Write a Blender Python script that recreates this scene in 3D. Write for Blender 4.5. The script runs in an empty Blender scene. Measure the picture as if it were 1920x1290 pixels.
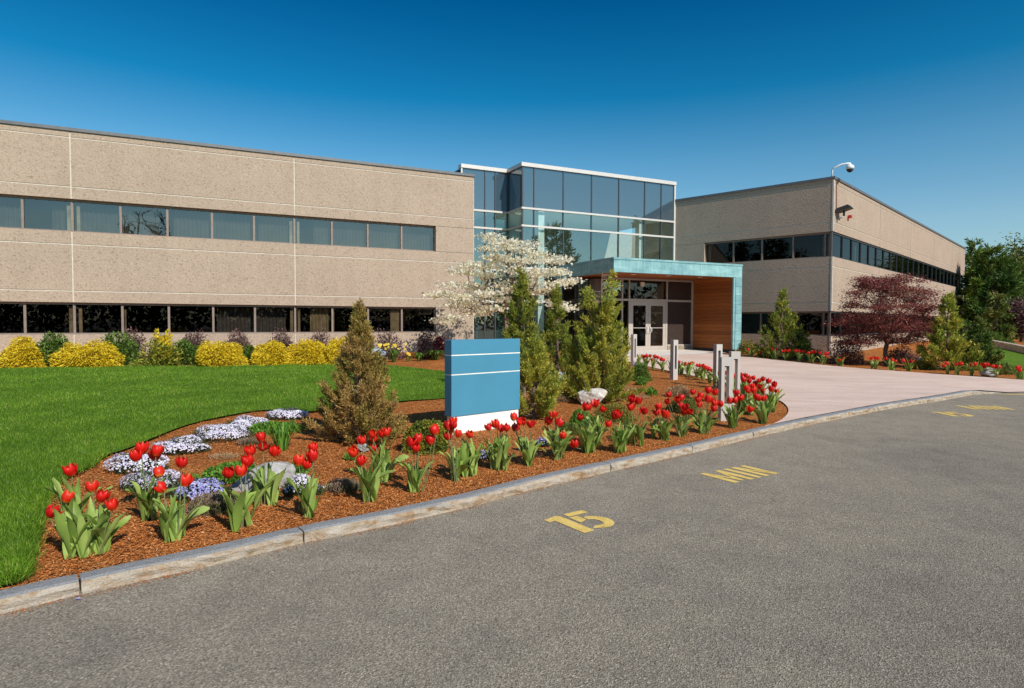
import bpy, math, random
import numpy as np
from math import sin, cos, tan, radians, pi, sqrt
from mathutils import Vector, Matrix
from mathutils.geometry import delaunay_2d_cdt

scene = bpy.context.scene
COL = scene.collection
random.seed(7)
RNG = np.random.default_rng(11)

# ------------------------------------------------------------------ camera model (surveyed from the photograph)
F, PITCH, ROLL, EYE = 1168.1, 0.03531, 0.003165, 1.7
W0, H0 = 1920.0, 1290.0


def ray(x, y):
    u = (x - W0 / 2) / F
    v = (H0 / 2 - y) / F
    c, s = cos(ROLL), sin(ROLL)
    u2, v2 = c * u - s * v, s * u + c * v
    return np.array([u2, cos(PITCH) + sin(PITCH) * v2, -sin(PITCH) + cos(PITCH) * v2])


def onplane(x, y, P, n):
    d = ray(x, y)
    t = (P[0] * n[0] + P[1] * n[1]) / (d[0] * n[0] + d[1] * n[1])
    return d * t + np.array([0, 0, EYE])


def onz(x, y, z):
    d = ray(x, y)
    return d * ((z - EYE) / d[2]) + np.array([0, 0, EYE])


def atdepth(x, y, Y):
    d = ray(x, y)
    return d * (Y / d[1]) + np.array([0, 0, EYE])


# ------------------------------------------------------------------ terrain
KE, KN = np.array([0.76, 0.65]), np.array([-0.65, 0.76])
KERB_PX = [(0, 1152), (151, 1115), (400, 1060), (572, 1017.5), (725, 987), (880, 951), (1000, 918), (1148, 883.6), (1302, 848.7),
           (1421, 819), (1527, 795), (1671, 766), (1767, 751), (1824, 740)]
KP = [onz(x, y, 0)[:2] for x, y in KERB_PX]
KP = [KP[0] - KE * 40, KP[0] - KE * 3] + KP + [np.array([12.6, 15.35]), np.array([20.0, 17.2]), np.array([45.0, 23.0]), np.array([160.0, 50.0])]
K_e = np.array([p @ KE for p in KP])
K_s = np.array([p @ KN for p in KP])


KERB_END = float(KP[15] @ KE)


def kerb_s(e):
    return np.interp(e, K_e, K_s)


def T(x, y):
    """ground height on the building side of the kerb"""
    e = x * KE[0] + y * KE[1]
    s = x * KN[0] + y * KN[1] - kerb_s(e)
    f = np.clip((e - KERB_END) / 1.3, 0, 1)
    drop = 0.084 * f * f * (3 - 2 * f) * (1 - np.clip(s / 2.5, 0, 1))
    return 0.088 + 0.025 * np.clip(s, 0, 20) - drop


def G(px, py, off=0.0):
    z = 0.2
    for _ in range(12):
        p = onz(px, py, z + off)
        z = float(T(p[0], p[1]))
    return np.array([p[0], p[1], z])


# ------------------------------------------------------------------ node helpers
def new_mat(name):
    m = bpy.data.materials.new(name)
    m.use_nodes = True
    nt = m.node_tree
    nt.nodes.clear()
    return m, nt


def N(nt, t, **kw):
    n = nt.nodes.new(t)
    for k, v in kw.items():
        if k.startswith('i_'):
            n.inputs[k[2:].replace('_', ' ')].default_value = v
        elif k.startswith('n_'):
            n.inputs[int(k[2:])].default_value = v
        else:
            setattr(n, k, v)
    return n


def L(nt, a, b):
    nt.links.new(a, b)


def ramp(nt, fac, stops, interp='LINEAR'):
    r = N(nt, 'ShaderNodeValToRGB')
    r.color_ramp.interpolation = interp
    el = r.color_ramp.elements
    while len(el) > 1:
        el.remove(el[-1])
    el[0].position = stops[0][0]
    el[0].color = (*stops[0][1], 1)
    for p, c in stops[1:]:
        e = el.new(p)
        e.color = (*c, 1)
    if fac is not None:
        L(nt, fac, r.inputs[0])
    return r


def coords(nt, kind='Object'):
    return N(nt, 'ShaderNodeTexCoord').outputs[kind]


def noise(nt, vec, scale, detail=3, rough=0.55, dist=0.0):
    n = N(nt, 'ShaderNodeTexNoise', i_Scale=scale, i_Detail=detail, i_Roughness=rough, i_Distortion=dist)
    L(nt, vec, n.inputs['Vector'])
    return n


def voro(nt, vec, scale, feature='F1', rand=1.0):
    n = N(nt, 'ShaderNodeTexVoronoi', feature=feature, i_Scale=scale)
    n.inputs['Randomness'].default_value = rand
    L(nt, vec, n.inputs['Vector'])
    return n


def mixc(nt, a, b, fac, mode='MIX'):
    m = N(nt, 'ShaderNodeMix', data_type='RGBA', blend_type=mode)
    for sock, v in ((m.inputs[0], fac), (m.inputs[6], a), (m.inputs[7], b)):
        if hasattr(v, 'is_output'):
            L(nt, v, sock)
        elif isinstance(v, (int, float)):
            sock.default_value = v
        else:
            sock.default_value = (*v, 1)
    return m.outputs[2]


def math_n(nt, op, a, b=0.0):
    m = N(nt, 'ShaderNodeMath', operation=op)
    for sock, v in ((m.inputs[0], a), (m.inputs[1], b)):
        if hasattr(v, 'is_output'):
            L(nt, v, sock)
        else:
            sock.default_value = v
    return m.outputs[0]


def mapping(nt, vec, scale=(1, 1, 1), rot=(0, 0, 0)):
    m = N(nt, 'ShaderNodeMapping')
    m.inputs['Scale'].default_value = scale
    m.inputs['Rotation'].default_value = rot
    L(nt, vec, m.inputs['Vector'])
    return m.outputs[0]


def finish(nt, color, rough=0.8, spec=0.3, metal=0.0, bump=None, bump_s=0.3, bump_d=0.01):
    b = N(nt, 'ShaderNodeBsdfPrincipled', i_Roughness=rough, i_Metallic=metal)
    b.inputs['Specular IOR Level'].default_value = spec
    if hasattr(color, 'is_output'):
        L(nt, color, b.inputs['Base Color'])
    else:
        b.inputs['Base Color'].default_value = (*color, 1)
    if bump is not None:
        bp = N(nt, 'ShaderNodeBump', i_Strength=bump_s, i_Distance=bump_d)
        L(nt, bump, bp.inputs['Height'])
        L(nt, bp.outputs[0], b.inputs['Normal'])
    o = N(nt, 'ShaderNodeOutputMaterial')
    L(nt, b.outputs[0], o.inputs[0])
    return b


def plain(name, col, rough=0.6, spec=0.3, metal=0.0, var=0.12, scale=6.0, bump_s=0.0):
    m, nt = new_mat(name)
    v = coords(nt)
    n = noise(nt, v, scale, 4)
    lo = tuple(c * (1 - var) for c in col)
    hi = tuple(min(1, c * (1 + var)) for c in col)
    r = ramp(nt, n.outputs[0], [(0.3, lo), (0.7, hi)])
    finish(nt, r.outputs[0], rough, spec, metal, n.outputs[0] if bump_s else None, bump_s)
    return m


def leaf_mat(name, stops, clump=None, clump_scale=1.6, trans=0.3, rough=0.6, spec=0.25, hue_noise=0.5):
    """stops: colours picked per leaf; clump: second ramp mixed in by a large noise so that crowns show light, dark or bronzed patches"""
    m, nt = new_mat(name)
    geo = N(nt, 'ShaderNodeNewGeometry')
    c1 = ramp(nt, geo.outputs['Random Per Island'], stops).outputs[0]
    if clump:
        c2 = ramp(nt, geo.outputs['Random Per Island'], clump).outputs[0]
        nz = noise(nt, coords(nt), clump_scale, 2)
        f = ramp(nt, nz.outputs[0], [(0.42, (0, 0, 0)), (0.6, (1, 1, 1))])
        c1 = mixc(nt, c1, c2, f.outputs[0])
    b = N(nt, 'ShaderNodeBsdfPrincipled', i_Roughness=rough)
    b.inputs['Specular IOR Level'].default_value = spec
    L(nt, c1, b.inputs['Base Color'])
    t = N(nt, 'ShaderNodeBsdfTranslucent')
    L(nt, c1, t.inputs[0])
    mx = N(nt, 'ShaderNodeMixShader', n_0=trans)
    L(nt, b.outputs[0], mx.inputs[1])
    L(nt, t.outputs[0], mx.inputs[2])
    o = N(nt, 'ShaderNodeOutputMaterial')
    L(nt, mx.outputs[0], o.inputs[0])
    return m


def glass_mat(name, refl, tint, transp, wave=0.015, wave_scale=0.8, rough=0.0, fr=0.6):
    m, nt = new_mat(name)
    v = coords(nt)
    nz = noise(nt, v, wave_scale, 1)
    bp = N(nt, 'ShaderNodeBump', i_Strength=wave, i_Distance=0.5)
    L(nt, nz.outputs[0], bp.inputs['Height'])
    g = N(nt, 'ShaderNodeBsdfGlossy', i_Roughness=rough)
    g.inputs[0].default_value = (*tint, 1)
    L(nt, bp.outputs[0], g.inputs['Normal'])
    t = N(nt, 'ShaderNodeBsdfTransparent')
    t.inputs[0].default_value = (*transp, 1)
    lw = N(nt, 'ShaderNodeLayerWeight', i_Blend=0.35)
    fac = math_n(nt, 'ADD', math_n(nt, 'MULTIPLY', lw.outputs['Fresnel'], fr), refl)
    cl = N(nt, 'ShaderNodeClamp')
    L(nt, fac, cl.inputs[0])
    mx = N(nt, 'ShaderNodeMixShader')
    L(nt, cl.outputs[0], mx.inputs[0])
    L(nt, t.outputs[0], mx.inputs[1])
    L(nt, g.outputs[0], mx.inputs[2])
    o = N(nt, 'ShaderNodeOutputMaterial')
    L(nt, mx.outputs[0], o.inputs[0])
    return m


M = {}


def make_materials():
    # exposed aggregate concrete
    for nm, c0, c1, c2 in (('aggregate', (0.19, 0.125, 0.08), (0.435, 0.342, 0.262), (0.56, 0.465, 0.375)),):
        m, nt = new_mat(nm)
        v = coords(nt)
        vo = voro(nt, v, 24)
        n1 = noise(nt, v, 34, 3, 0.7)
        big = noise(nt, mapping(nt, v, (0.35, 0.35, 0.8)), 1.2, 4)
        sp = ramp(nt, n1.outputs[0], [(0.27, c0), (0.43, c1), (0.62, c1), (0.80, c2)])
        st = ramp(nt, vo.outputs['Color'], [(0.0, (0.6, 0.58, 0.55)), (0.25, (0.92, 0.92, 0.92)), (0.8, (1.02, 1.01, 1.0)), (1.0, (1.18, 1.15, 1.1))])
        c = mixc(nt, sp.outputs[0], st.outputs[0], 1.0, 'MULTIPLY')
        bg = ramp(nt, big.outputs[0], [(0.3, (0.955, 0.95, 0.945)), (0.7, (1.03, 1.025, 1.02))])
        c = mixc(nt, c, bg.outputs[0], 1.0, 'MULTIPLY')
        streak = noise(nt, mapping(nt, v, (2.2, 2.2, 0.12)), 1.0, 4)
        sk = ramp(nt, streak.outputs[0], [(0.35, (0.94, 0.935, 0.93)), (0.6, (1.0, 1.0, 1.0))])
        c = mixc(nt, c, sk.outputs[0], 0.7, 'MULTIPLY')
        finish(nt, c, 0.9, 0.15, 0, vo.outputs['Distance'], 0.5, 0.012)
        M[nm] = m
    M['joint'] = plain('joint_cream', (0.60, 0.545, 0.455), 0.8, 0.2)
    M['coping'] = plain('coping_bronze', (0.14, 0.145, 0.15), 0.45, 0.4, 0.2)
    M['bronze'] = plain('bronze_frame', (0.13, 0.10, 0.085), 0.5, 0.4, 0.2)
    M['bronze_light'] = plain('bronze_mullion', (0.25, 0.19, 0.155), 0.5, 0.4, 0.2)
    M['glass_wing'] = glass_mat('glass_wing', 0.13, (0.80, 0.86, 0.84), (0.62, 0.62, 0.58), 0.02)
    M['glass_dark'] = glass_mat('glass_dark', 0.05, (0.50, 0.52, 0.54), (0.42, 0.39, 0.36), 0.006, 0.5, 0.0, 0.25)
    M['glass_atrium'] = glass_mat('glass_atrium', 0.22, (0.74, 0.96, 0.98), (0.82, 0.96, 0.94), 0.01, 0.5)
    m, nt = new_mat('glass_spandrel')
    b = finish(nt, (0.05, 0.082, 0.11), 0.05, 0.6)
    b.inputs['Coat Weight'].default_value = 0.0
    gl = N(nt, 'ShaderNodeBsdfGlossy', i_Roughness=0.02)
    gl.inputs[0].default_value = (0.62, 0.64, 0.64, 1)
    mx = N(nt, 'ShaderNodeMixShader', n_0=0.22)
    out = [n for n in nt.nodes if n.type == 'OUTPUT_MATERIAL'][0]
    L(nt, b.outputs[0], mx.inputs[1])
    L(nt, gl.outputs[0], mx.inputs[2])
    L(nt, mx.outputs[0], out.inputs[0])
    M['glass_spandrel'] = m
    M['alu'] = plain('pale_aluminium', (0.62, 0.58, 0.53), 0.4, 0.5, 0.15, 0.06)
    M['glass_long'] = glass_mat('glass_long', 0.10, (0.62, 0.66, 0.68), (0.36, 0.35, 0.33), 0.02)
    M['glass_door'] = glass_mat('glass_door', 0.06, (0.6, 0.62, 0.64), (0.28, 0.27, 0.26), 0.01)
    M['alu_warm'] = plain('warm_aluminium', (0.46, 0.395, 0.345), 0.45, 0.4, 0.1, 0.06)
    M['alu_dark'] = plain('dark_aluminium', (0.06, 0.07, 0.075), 0.4, 0.5, 0.2)
    M['bollard'] = plain('bollard_metal', (0.50, 0.455, 0.41), 0.5, 0.4, 0.0, 0.05, 8)
    M['cream'] = plain('cream_wall', (0.72, 0.66, 0.50), 0.8, 0.2)
    M['atrium_wall'] = plain('atrium_wall', (0.33, 0.32, 0.26), 0.8, 0.2)
    M['white_col'] = plain('white_column', (0.86, 0.84, 0.78), 0.7, 0.2, 0, 0.05)
    M['interior_dark'] = plain('interior_dark', (0.045, 0.035, 0.03), 0.9, 0.1)
    M['interior_grey'] = plain('interior_grey', (0.20, 0.19, 0.18), 0.9, 0.1)
    M['carpet'] = plain('carpet', (0.12, 0.11, 0.10), 0.95, 0.1)
    # vertical blinds
    for nm, a, b_ in (('blind_grey', (0.10, 0.10, 0.095), (0.17, 0.165, 0.15)), ('curtain', (0.35, 0.29, 0.18), (0.72, 0.63, 0.42))):
        m, nt = new_mat(nm)
        n = noise(nt, coords(nt), 3.0, 3)
        r = ramp(nt, n.outputs[0], [(0.3, a), (0.7, b_)])
        finish(nt, r.outputs[0], 0.9, 0.1)
        M[nm] = m
    # copper patina
    m, nt = new_mat('copper_patina')
    v = coords(nt)
    n1 = noise(nt, mapping(nt, v, (0.8, 0.8, 2.0)), 2.2, 5, 0.6, 0.4)
    geo = N(nt, 'ShaderNodeNewGeometry')
    r1 = ramp(nt, n1.outputs[0], [(0.28, (0.16, 0.335, 0.36)), (0.5, (0.23, 0.435, 0.45)), (0.7, (0.31, 0.53, 0.53))])
    r2 = ramp(nt, geo.outputs['Random Per Island'], [(0, (0.78, 0.8, 0.82)), (1, (1.15, 1.12, 1.08))])
    n2 = noise(nt, mapping(nt, v, (6, 6, 0.6)), 2.0, 4)
    r3 = ramp(nt, n2.outputs[0], [(0.3, (0.82, 0.84, 0.85)), (0.65, (1.05, 1.05, 1.05))])
    c = mixc(nt, mixc(nt, r1.outputs[0], r2.outputs[0], 1.0, 'MULTIPLY'), r3.outputs[0], 1.0, 'MULTIPLY')
    finish(nt, c, 0.55, 0.35, 0.1, n1.outputs[0], 0.08)
    M['copper'] = m
    # cedar boards, horizontal
    m, nt = new_mat('cedar_boards')
    v = coords(nt)
    geo = N(nt, 'ShaderNodeNewGeometry')
    r1 = ramp(nt, geo.outputs['Random Per Island'], [(0, (0.26, 0.075, 0.018)), (0.5, (0.35, 0.108, 0.025)), (1, (0.43, 0.14, 0.035))])
    n1 = noise(nt, mapping(nt, v, (1.2, 1.2, 30)), 2.0, 5, 0.6, 0.3)
    r2 = ramp(nt, n1.outputs[0], [(0.3, (0.72, 0.7, 0.66)), (0.7, (1.1, 1.1, 1.1))])
    c = mixc(nt, r1.outputs[0], r2.outputs[0], 1.0, 'MULTIPLY')
    finish(nt, c, 0.5, 0.35, 0, n1.outputs[0], 0.1)
    M['cedar'] = m
    M['stone_base'] = plain('stone_base', (0.30, 0.24, 0.17), 0.85, 0.2, 0, 0.4, 3.0)
    M['slate_base'] = plain('slate_base', (0.07, 0.062, 0.055), 0.8, 0.2, 0, 0.3, 5.0)
    M['bronze_panel'] = plain('bronze_panel', (0.06, 0.042, 0.036), 0.35, 0.5, 0.3)
    M['lamp_glass'] = plain('downlight_lens', (0.8, 0.76, 0.66), 0.4, 0.4)
    M['black_metal'] = plain('black_metal', (0.03, 0.03, 0.032), 0.5, 0.4, 0.3)
    M['grey_metal'] = plain('grey_metal', (0.42, 0.43, 0.43), 0.45, 0.4, 0.3)
    M['white_plastic'] = plain('white_plastic', (0.75, 0.77, 0.78), 0.4, 0.4, 0, 0.04)
    M['red_plastic'] = plain('red_plastic', (0.42, 0.03, 0.02), 0.4, 0.4)
    M['red_pipe'] = plain('rust_pipe', (0.23, 0.075, 0.05), 0.6, 0.3)
    M['sign_blue'] = plain('sign_blue', (0.065, 0.25, 0.37), 0.42, 0.4, 0, 0.05, 1.2)
    M['sign_line'] = plain('sign_line', (0.85, 0.82, 0.72), 0.5, 0.3)
    M['sign_base'] = plain('sign_base_white', (0.80, 0.78, 0.74), 0.8, 0.2, 0, 0.06)
    # asphalt
    m, nt = new_mat('asphalt')
    v = coords(nt)
    vo = voro(nt, v, 120)
    vo2 = voro(nt, v, 190)
    n1 = noise(nt, v, 62, 4, 0.75)
    n2 = noise(nt, v, 0.45, 5, 0.65)
    n3 = noise(nt, v, 2.6, 4, 0.6)
    r1 = ramp(nt, vo.outputs['Color'], [(0, (0.10, 0.095, 0.086)), (0.35, (0.20, 0.186, 0.166)), (0.75, (0.285, 0.265, 0.235)), (1, (0.46, 0.435, 0.395))])
    r2 = ramp(nt, n1.outputs[0], [(0.33, (0.58, 0.58, 0.58)), (0.5, (1, 1, 1)), (0.68, (1.22, 1.21, 1.2))])
    c = mixc(nt, r1.outputs[0], r2.outputs[0], 1.0, 'MULTIPLY')
    r3 = ramp(nt, n2.outputs[0], [(0.30, (0.78, 0.78, 0.79)), (0.45, (0.97, 0.97, 0.97)), (0.68, (1.1, 1.09, 1.07))])
    c = mixc(nt, c, r3.outputs[0], 1.0, 'MULTIPLY')
    r4 = ramp(nt, n3.outputs[0], [(0.3, (0.86, 0.86, 0.87)), (0.6, (1.03, 1.03, 1.02))])
    c = mixc(nt, c, r4.outputs[0], 1.0, 'MULTIPLY')
    c = mixc(nt, c, (1.34, 1.235, 1.07), 1.0, 'MULTIPLY')
    # foreground shade painted into the asphalt colour: paler by the kerb, darker beyond
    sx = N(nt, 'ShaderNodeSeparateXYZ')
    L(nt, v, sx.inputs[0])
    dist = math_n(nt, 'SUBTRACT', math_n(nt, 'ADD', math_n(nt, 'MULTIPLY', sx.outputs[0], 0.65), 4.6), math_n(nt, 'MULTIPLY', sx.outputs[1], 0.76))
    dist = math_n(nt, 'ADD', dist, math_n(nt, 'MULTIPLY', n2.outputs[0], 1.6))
    road_shade = ramp(nt, math_n(nt, 'DIVIDE', dist, 6.0), [(0.08, (1.03, 1.03, 1.03)), (0.45, (0.93, 0.93, 0.93)), (0.95, (0.76, 0.765, 0.77))])
    c = mixc(nt, c, road_shade.outputs[0], 1.0, 'MULTIPLY')
    h = math_n(nt, 'ADD', vo.outputs['Distance'], math_n(nt, 'MULTIPLY', n1.outputs[0], 1.2))
    finish(nt, c, 0.9, 0.15, 0, h, 0.7, 0.008)
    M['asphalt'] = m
    # worn road paint
    m, nt = new_mat('yellow_paint')
    v = coords(nt)
    n1 = noise(nt, v, 60, 4, 0.75)
    n2 = noise(nt, v, 7, 4, 0.7)
    f = math_n(nt, 'ADD', math_n(nt, 'MULTIPLY', n1.outputs[0], 0.6), math_n(nt, 'MULTIPLY', n2.outputs[0], 0.5))
    r = ramp(nt, f, [(0.40, (0.14, 0.12, 0.08)), (0.46, (0.62, 0.42, 0.10)), (0.60, (0.80, 0.57, 0.17))])
    finish(nt, r.outputs[0], 0.75, 0.25, 0, n1.outputs[0], 0.5, 0.006)
    M['yellow_paint'] = m
    # mulch
    m, nt = new_mat('bark_mulch')
    v = coords(nt)
    vo = voro(nt, mapping(nt, v, (1, 0.45, 1), (0, 0, 0.5)), 70)
    vo2 = voro(nt, mapping(nt, v, (0.45, 1, 1), (0, 0, 0.3)), 60)
    n1 = noise(nt, v, 18, 4, 0.7)
    n2 = noise(nt, v, 1.4, 3)
    r1 = ramp(nt, vo.outputs['Color'], [(0, (0.1814, 0.05449, 0.01429)), (0.4, (0.5141, 0.1733, 0.04445)), (0.8, (0.756, 0.289, 0.07939)), (1, (0.92, 0.4954, 0.1905))])
    r2 = ramp(nt, n1.outputs[0], [(0.32, (0.5, 0.47, 0.45)), (0.55, (1.05, 1.05, 1.05))])
    r3 = ramp(nt, n2.outputs[0], [(0.3, (0.84, 0.82, 0.8)), (0.7, (1.12, 1.1, 1.08))])
    c = mixc(nt, mixc(nt, r1.outputs[0], r2.outputs[0], 1.0, 'MULTIPLY'), r3.outputs[0], 1.0, 'MULTIPLY')
    h = math_n(nt, 'ADD', vo.outputs['Distance'], vo2.outputs['Distance'])
    finish(nt, c, 0.95, 0.1, 0, h, 1.0, 0.03)
    M['mulch'] = m
    M['chips'] = leaf_mat('mulch_chips', [(0, (0.216, 0.06264, 0.01728)), (0.35, (0.4536, 0.1512, 0.03996)), (0.85, (0.6264, 0.2322, 0.0702)), (0.97, (0.7344, 0.3672, 0.1512)), (1, (0.7992, 0.5616, 0.324))], trans=0.0, rough=0.9, spec=0.1)
    # lawn
    m, nt = new_mat('lawn_turf')
    v = coords(nt)
    n1 = noise(nt, v, 55, 4, 0.8)
    n2 = noise(nt, mapping(nt, v, (1, 2.2, 1), (0, 0, -0.45)), 1.3, 4, 0.6)
    n3 = noise(nt, v, 9, 3, 0.6)
    r1 = ramp(nt, n1.outputs[0], [(0.3, (0.055, 0.12, 0.006)), (0.5, (0.125, 0.245, 0.015)), (0.72, (0.22, 0.36, 0.035))])
    r2 = ramp(nt, n2.outputs[0], [(0.3, (0.66, 0.74, 0.66)), (0.5, (0.98, 1.0, 1.0)), (0.7, (1.25, 1.14, 1.1))])
    r3 = ramp(nt, n3.outputs[0], [(0.3, (0.8, 0.82, 0.8)), (0.65, (1.08, 1.06, 1.0))])
    c = mixc(nt, mixc(nt, r1.outputs[0], r2.outputs[0], 1.0, 'MULTIPLY'), r3.outputs[0], 1.0, 'MULTIPLY')
    finish(nt, c, 0.9, 0.15, 0, n1.outputs[0], 1.0, 0.05)
    M['turf'] = m
    M['blades'] = leaf_mat('grass_blades', [(0, (0.06522, 0.1539, 0.007873)), (0.5, (0.1522, 0.2997, 0.01837)), (0.93, (0.2826, 0.4536, 0.03937)), (1, (0.6957, 0.5832, 0.1837))],
                           [(0, (0.05435, 0.1296, 0.007873)), (0.6, (0.1196, 0.243, 0.01575)), (1, (0.2174, 0.3564, 0.03281))], 1.1, 0.35, 0.5, 0.3)
    # pale pink stamped concrete
    m, nt = new_mat('pink_paving')
    v = coords(nt)
    n1 = noise(nt, mapping(nt, v, (0.5, 2.2, 1), (0, 0, -0.5)), 1.3, 5, 0.6, 0.5)
    n2 = noise(nt, v, 30, 4, 0.7)
    n3 = noise(nt, v, 0.5, 3)
    r1 = ramp(nt, n1.outputs[0], [(0.3, (0.58, 0.435, 0.355)), (0.5, (0.67, 0.505, 0.415)), (0.7, (0.72, 0.555, 0.46))])
    r2 = ramp(nt, n2.outputs[0], [(0.3, (0.86, 0.86, 0.86)), (0.6, (1.04, 1.04, 1.04))])
    r3 = ramp(nt, n3.outputs[0], [(0.3, (0.92, 0.91, 0.9)), (0.7, (1.05, 1.04, 1.04))])
    c = mixc(nt, mixc(nt, r1.outputs[0], r2.outputs[0], 1.0, 'MULTIPLY'), r3.outputs[0], 1.0, 'MULTIPLY')
    finish(nt, c, 0.8, 0.2, 0, n1.outputs[0], 0.15, 0.01)
    M['paving'] = m
    M['entry_slab'] = plain('entry_slab', (0.66, 0.61, 0.55), 0.8, 0.2, 0, 0.07, 3)
    # granite kerb: blue-grey sawn top, rusty split face
    m, nt = new_mat('granite')
    v = coords(nt)
    geo = N(nt, 'ShaderNodeNewGeometry')
    sep = N(nt, 'ShaderNodeSeparateXYZ')
    L(nt, geo.outputs['Normal'], sep.inputs[0])
    n1 = noise(nt, v, 90, 4, 0.75)
    n2 = noise(nt, mapping(nt, v, (1, 1, 1.6)), 6, 6, 0.72, 0.8)
    top = ramp(nt, n1.outputs[0], [(0.3, (0.17, 0.175, 0.18)), (0.7, (0.36, 0.36, 0.355))])
    face = ramp(nt, n2.outputs[0], [(0.29, (0.21, 0.095, 0.034)), (0.40, (0.38, 0.255, 0.15)), (0.50, (0.46, 0.38, 0.29)), (0.70, (0.54, 0.48, 0.41))])
    fs = ramp(nt, n1.outputs[0], [(0.3, (0.72, 0.72, 0.72)), (0.6, (1.05, 1.05, 1.05))])
    fc = mixc(nt, face.outputs[0], fs.outputs[0], 1.0, 'MULTIPLY')
    f = ramp(nt, sep.outputs[2], [(0.45, (0, 0, 0)), (0.8, (1, 1, 1))])
    c = mixc(nt, fc, top.outputs[0], f.outputs[0])
    finish(nt, c, 0.9, 0.15, 0, math_n(nt, 'ADD', n2.outputs[0], math_n(nt, 'MULTIPLY', n1.outputs[0], 0.3)), 0.9, 0.03)
    M['granite'] = m

    def rock(nm, a, b_, c_):
        m, nt = new_mat(nm)
        v = coords(nt)
        n1 = noise(nt, v, 6, 5, 0.7, 0.5)
        n2 = noise(nt, v, 40, 3, 0.7)
        r1 = ramp(nt, n1.outputs[0], [(0.3, a), (0.5, b_), (0.7, c_)])
        r2 = ramp(nt, n2.outputs[0], [(0.3, (0.75, 0.75, 0.75)), (0.6, (1.05, 1.05, 1.05))])
        c = mixc(nt, r1.outputs[0], r2.outputs[0], 1.0, 'MULTIPLY')
        finish(nt, c, 0.9, 0.2, 0, n1.outputs[0], 0.7, 0.03)
        M[nm] = m
    rock('rock_white', (0.34, 0.25, 0.17), (0.60, 0.57, 0.52), (0.74, 0.72, 0.68))
    rock('rock_grey', (0.20, 0.19, 0.18), (0.36, 0.35, 0.33), (0.48, 0.47, 0.44))
    rock('rock_blue', (0.13, 0.17, 0.21), (0.26, 0.31, 0.36), (0.58, 0.58, 0.55))
    # plants
    M['bark'] = plain('bark', (0.20, 0.145, 0.105), 0.9, 0.1, 0, 0.4, 14, 0.6)
    M['bark_dark'] = plain('bark_dark', (0.085, 0.062, 0.05), 0.9, 0.1, 0, 0.4, 14, 0.6)
    M['juniper_bronze'] = leaf_mat('juniper_bronze', [(0, (0.20, 0.11, 0.03)), (0.4, (0.42, 0.255, 0.075)), (0.8, (0.60, 0.39, 0.13)), (1, (0.74, 0.52, 0.22))],
                                   [(0, (0.12, 0.11, 0.02)), (0.6, (0.34, 0.26, 0.06)), (1, (0.54, 0.40, 0.11))], 2.2, 0.3)
    M['juniper_olive'] = leaf_mat('juniper_olive', [(0, (0.1583, 0.1904, 0.02096)), (0.5, (0.4029, 0.3932, 0.05241)), (1, (0.7769, 0.6344, 0.1049))],
                                  [(0, (0.1295, 0.203, 0.02446)), (0.6, (0.2878, 0.3553, 0.04892)), (1, (0.5755, 0.5329, 0.07863))], 1.7, 0.25)
    M['juniper_green'] = leaf_mat('juniper_green', [(0, (0.05563, 0.1095, 0.01508)), (0.5, (0.1947, 0.2628, 0.03316)), (1, (0.4729, 0.4379, 0.06783))],
                                  [(0, (0.08346, 0.1313, 0.01809)), (0.6, (0.306, 0.3284, 0.04523)), (1, (0.612, 0.5255, 0.09044))], 1.6, 0.25)
    M['juniper_dark'] = leaf_mat('juniper_dark', [(0, (0.02621, 0.0624, 0.01348)), (0.5, (0.08736, 0.156, 0.02696)), (1, (0.2184, 0.2704, 0.05054))],
                                 [(0, (0.06552, 0.104, 0.01685)), (1, (0.3276, 0.312, 0.06739))], 1.2, 0.2)
    M['pine'] = leaf_mat('pine_needles', [(0, (0.02062, 0.05952, 0.01333)), (0.5, (0.06015, 0.1414, 0.02857)), (1, (0.1375, 0.2455, 0.04762))],
                         [(0, (0.04297, 0.08928, 0.01143)), (1, (0.2062, 0.2976, 0.04285))], 0.35, 0.2)
    M['spring_leaf'] = leaf_mat('spring_leaves', [(0, (0.09, 0.117, 0.018)), (0.6, (0.18, 0.216, 0.045)), (1, (0.27, 0.288, 0.081))], None, 1, 0.35)
    M['dark_leaf'] = leaf_mat('dark_leaves', [(0, (0.015, 0.035, 0.01)), (0.6, (0.035, 0.07, 0.018)), (1, (0.07, 0.11, 0.03))], None, 1, 0.2)
    M['far_wood'] = leaf_mat('far_wood', [(0, (0.012, 0.014, 0.009)), (1, (0.02, 0.022, 0.014))], None, 1, 0.0)
    M['maple_red'] = leaf_mat('maple_red', [(0, (0.092, 0.0253, 0.0207)), (0.5, (0.23, 0.0598, 0.0483)), (0.9, (0.3795, 0.115, 0.092)), (1, (0.5175, 0.2185, 0.1725))], None, 1, 0.3)
    M['barberry'] = leaf_mat('barberry_purple', [(0, (0.06, 0.03, 0.03)), (0.6, (0.15, 0.08, 0.075)), (1, (0.26, 0.17, 0.15))], None, 1, 0.2)
    M['red_shrub'] = leaf_mat('crimson_leaves', [(0, (0.08, 0.01, 0.015)), (1, (0.25, 0.03, 0.04))], None, 1, 0.2)
    M['gold'] = leaf_mat('gold_thread', [(0, (0.363, 0.2379, 0.0088)), (0.4, (0.682, 0.4872, 0.0154)), (1, (0.92, 0.7478, 0.055))], None, 1, 0.3)
    M['shrub_green'] = leaf_mat('shrub_green', [(0, (0.03438, 0.075, 0.0125)), (0.5, (0.09625, 0.175, 0.025)), (1, (0.22, 0.3125, 0.05625))], None, 1, 0.3)
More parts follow.
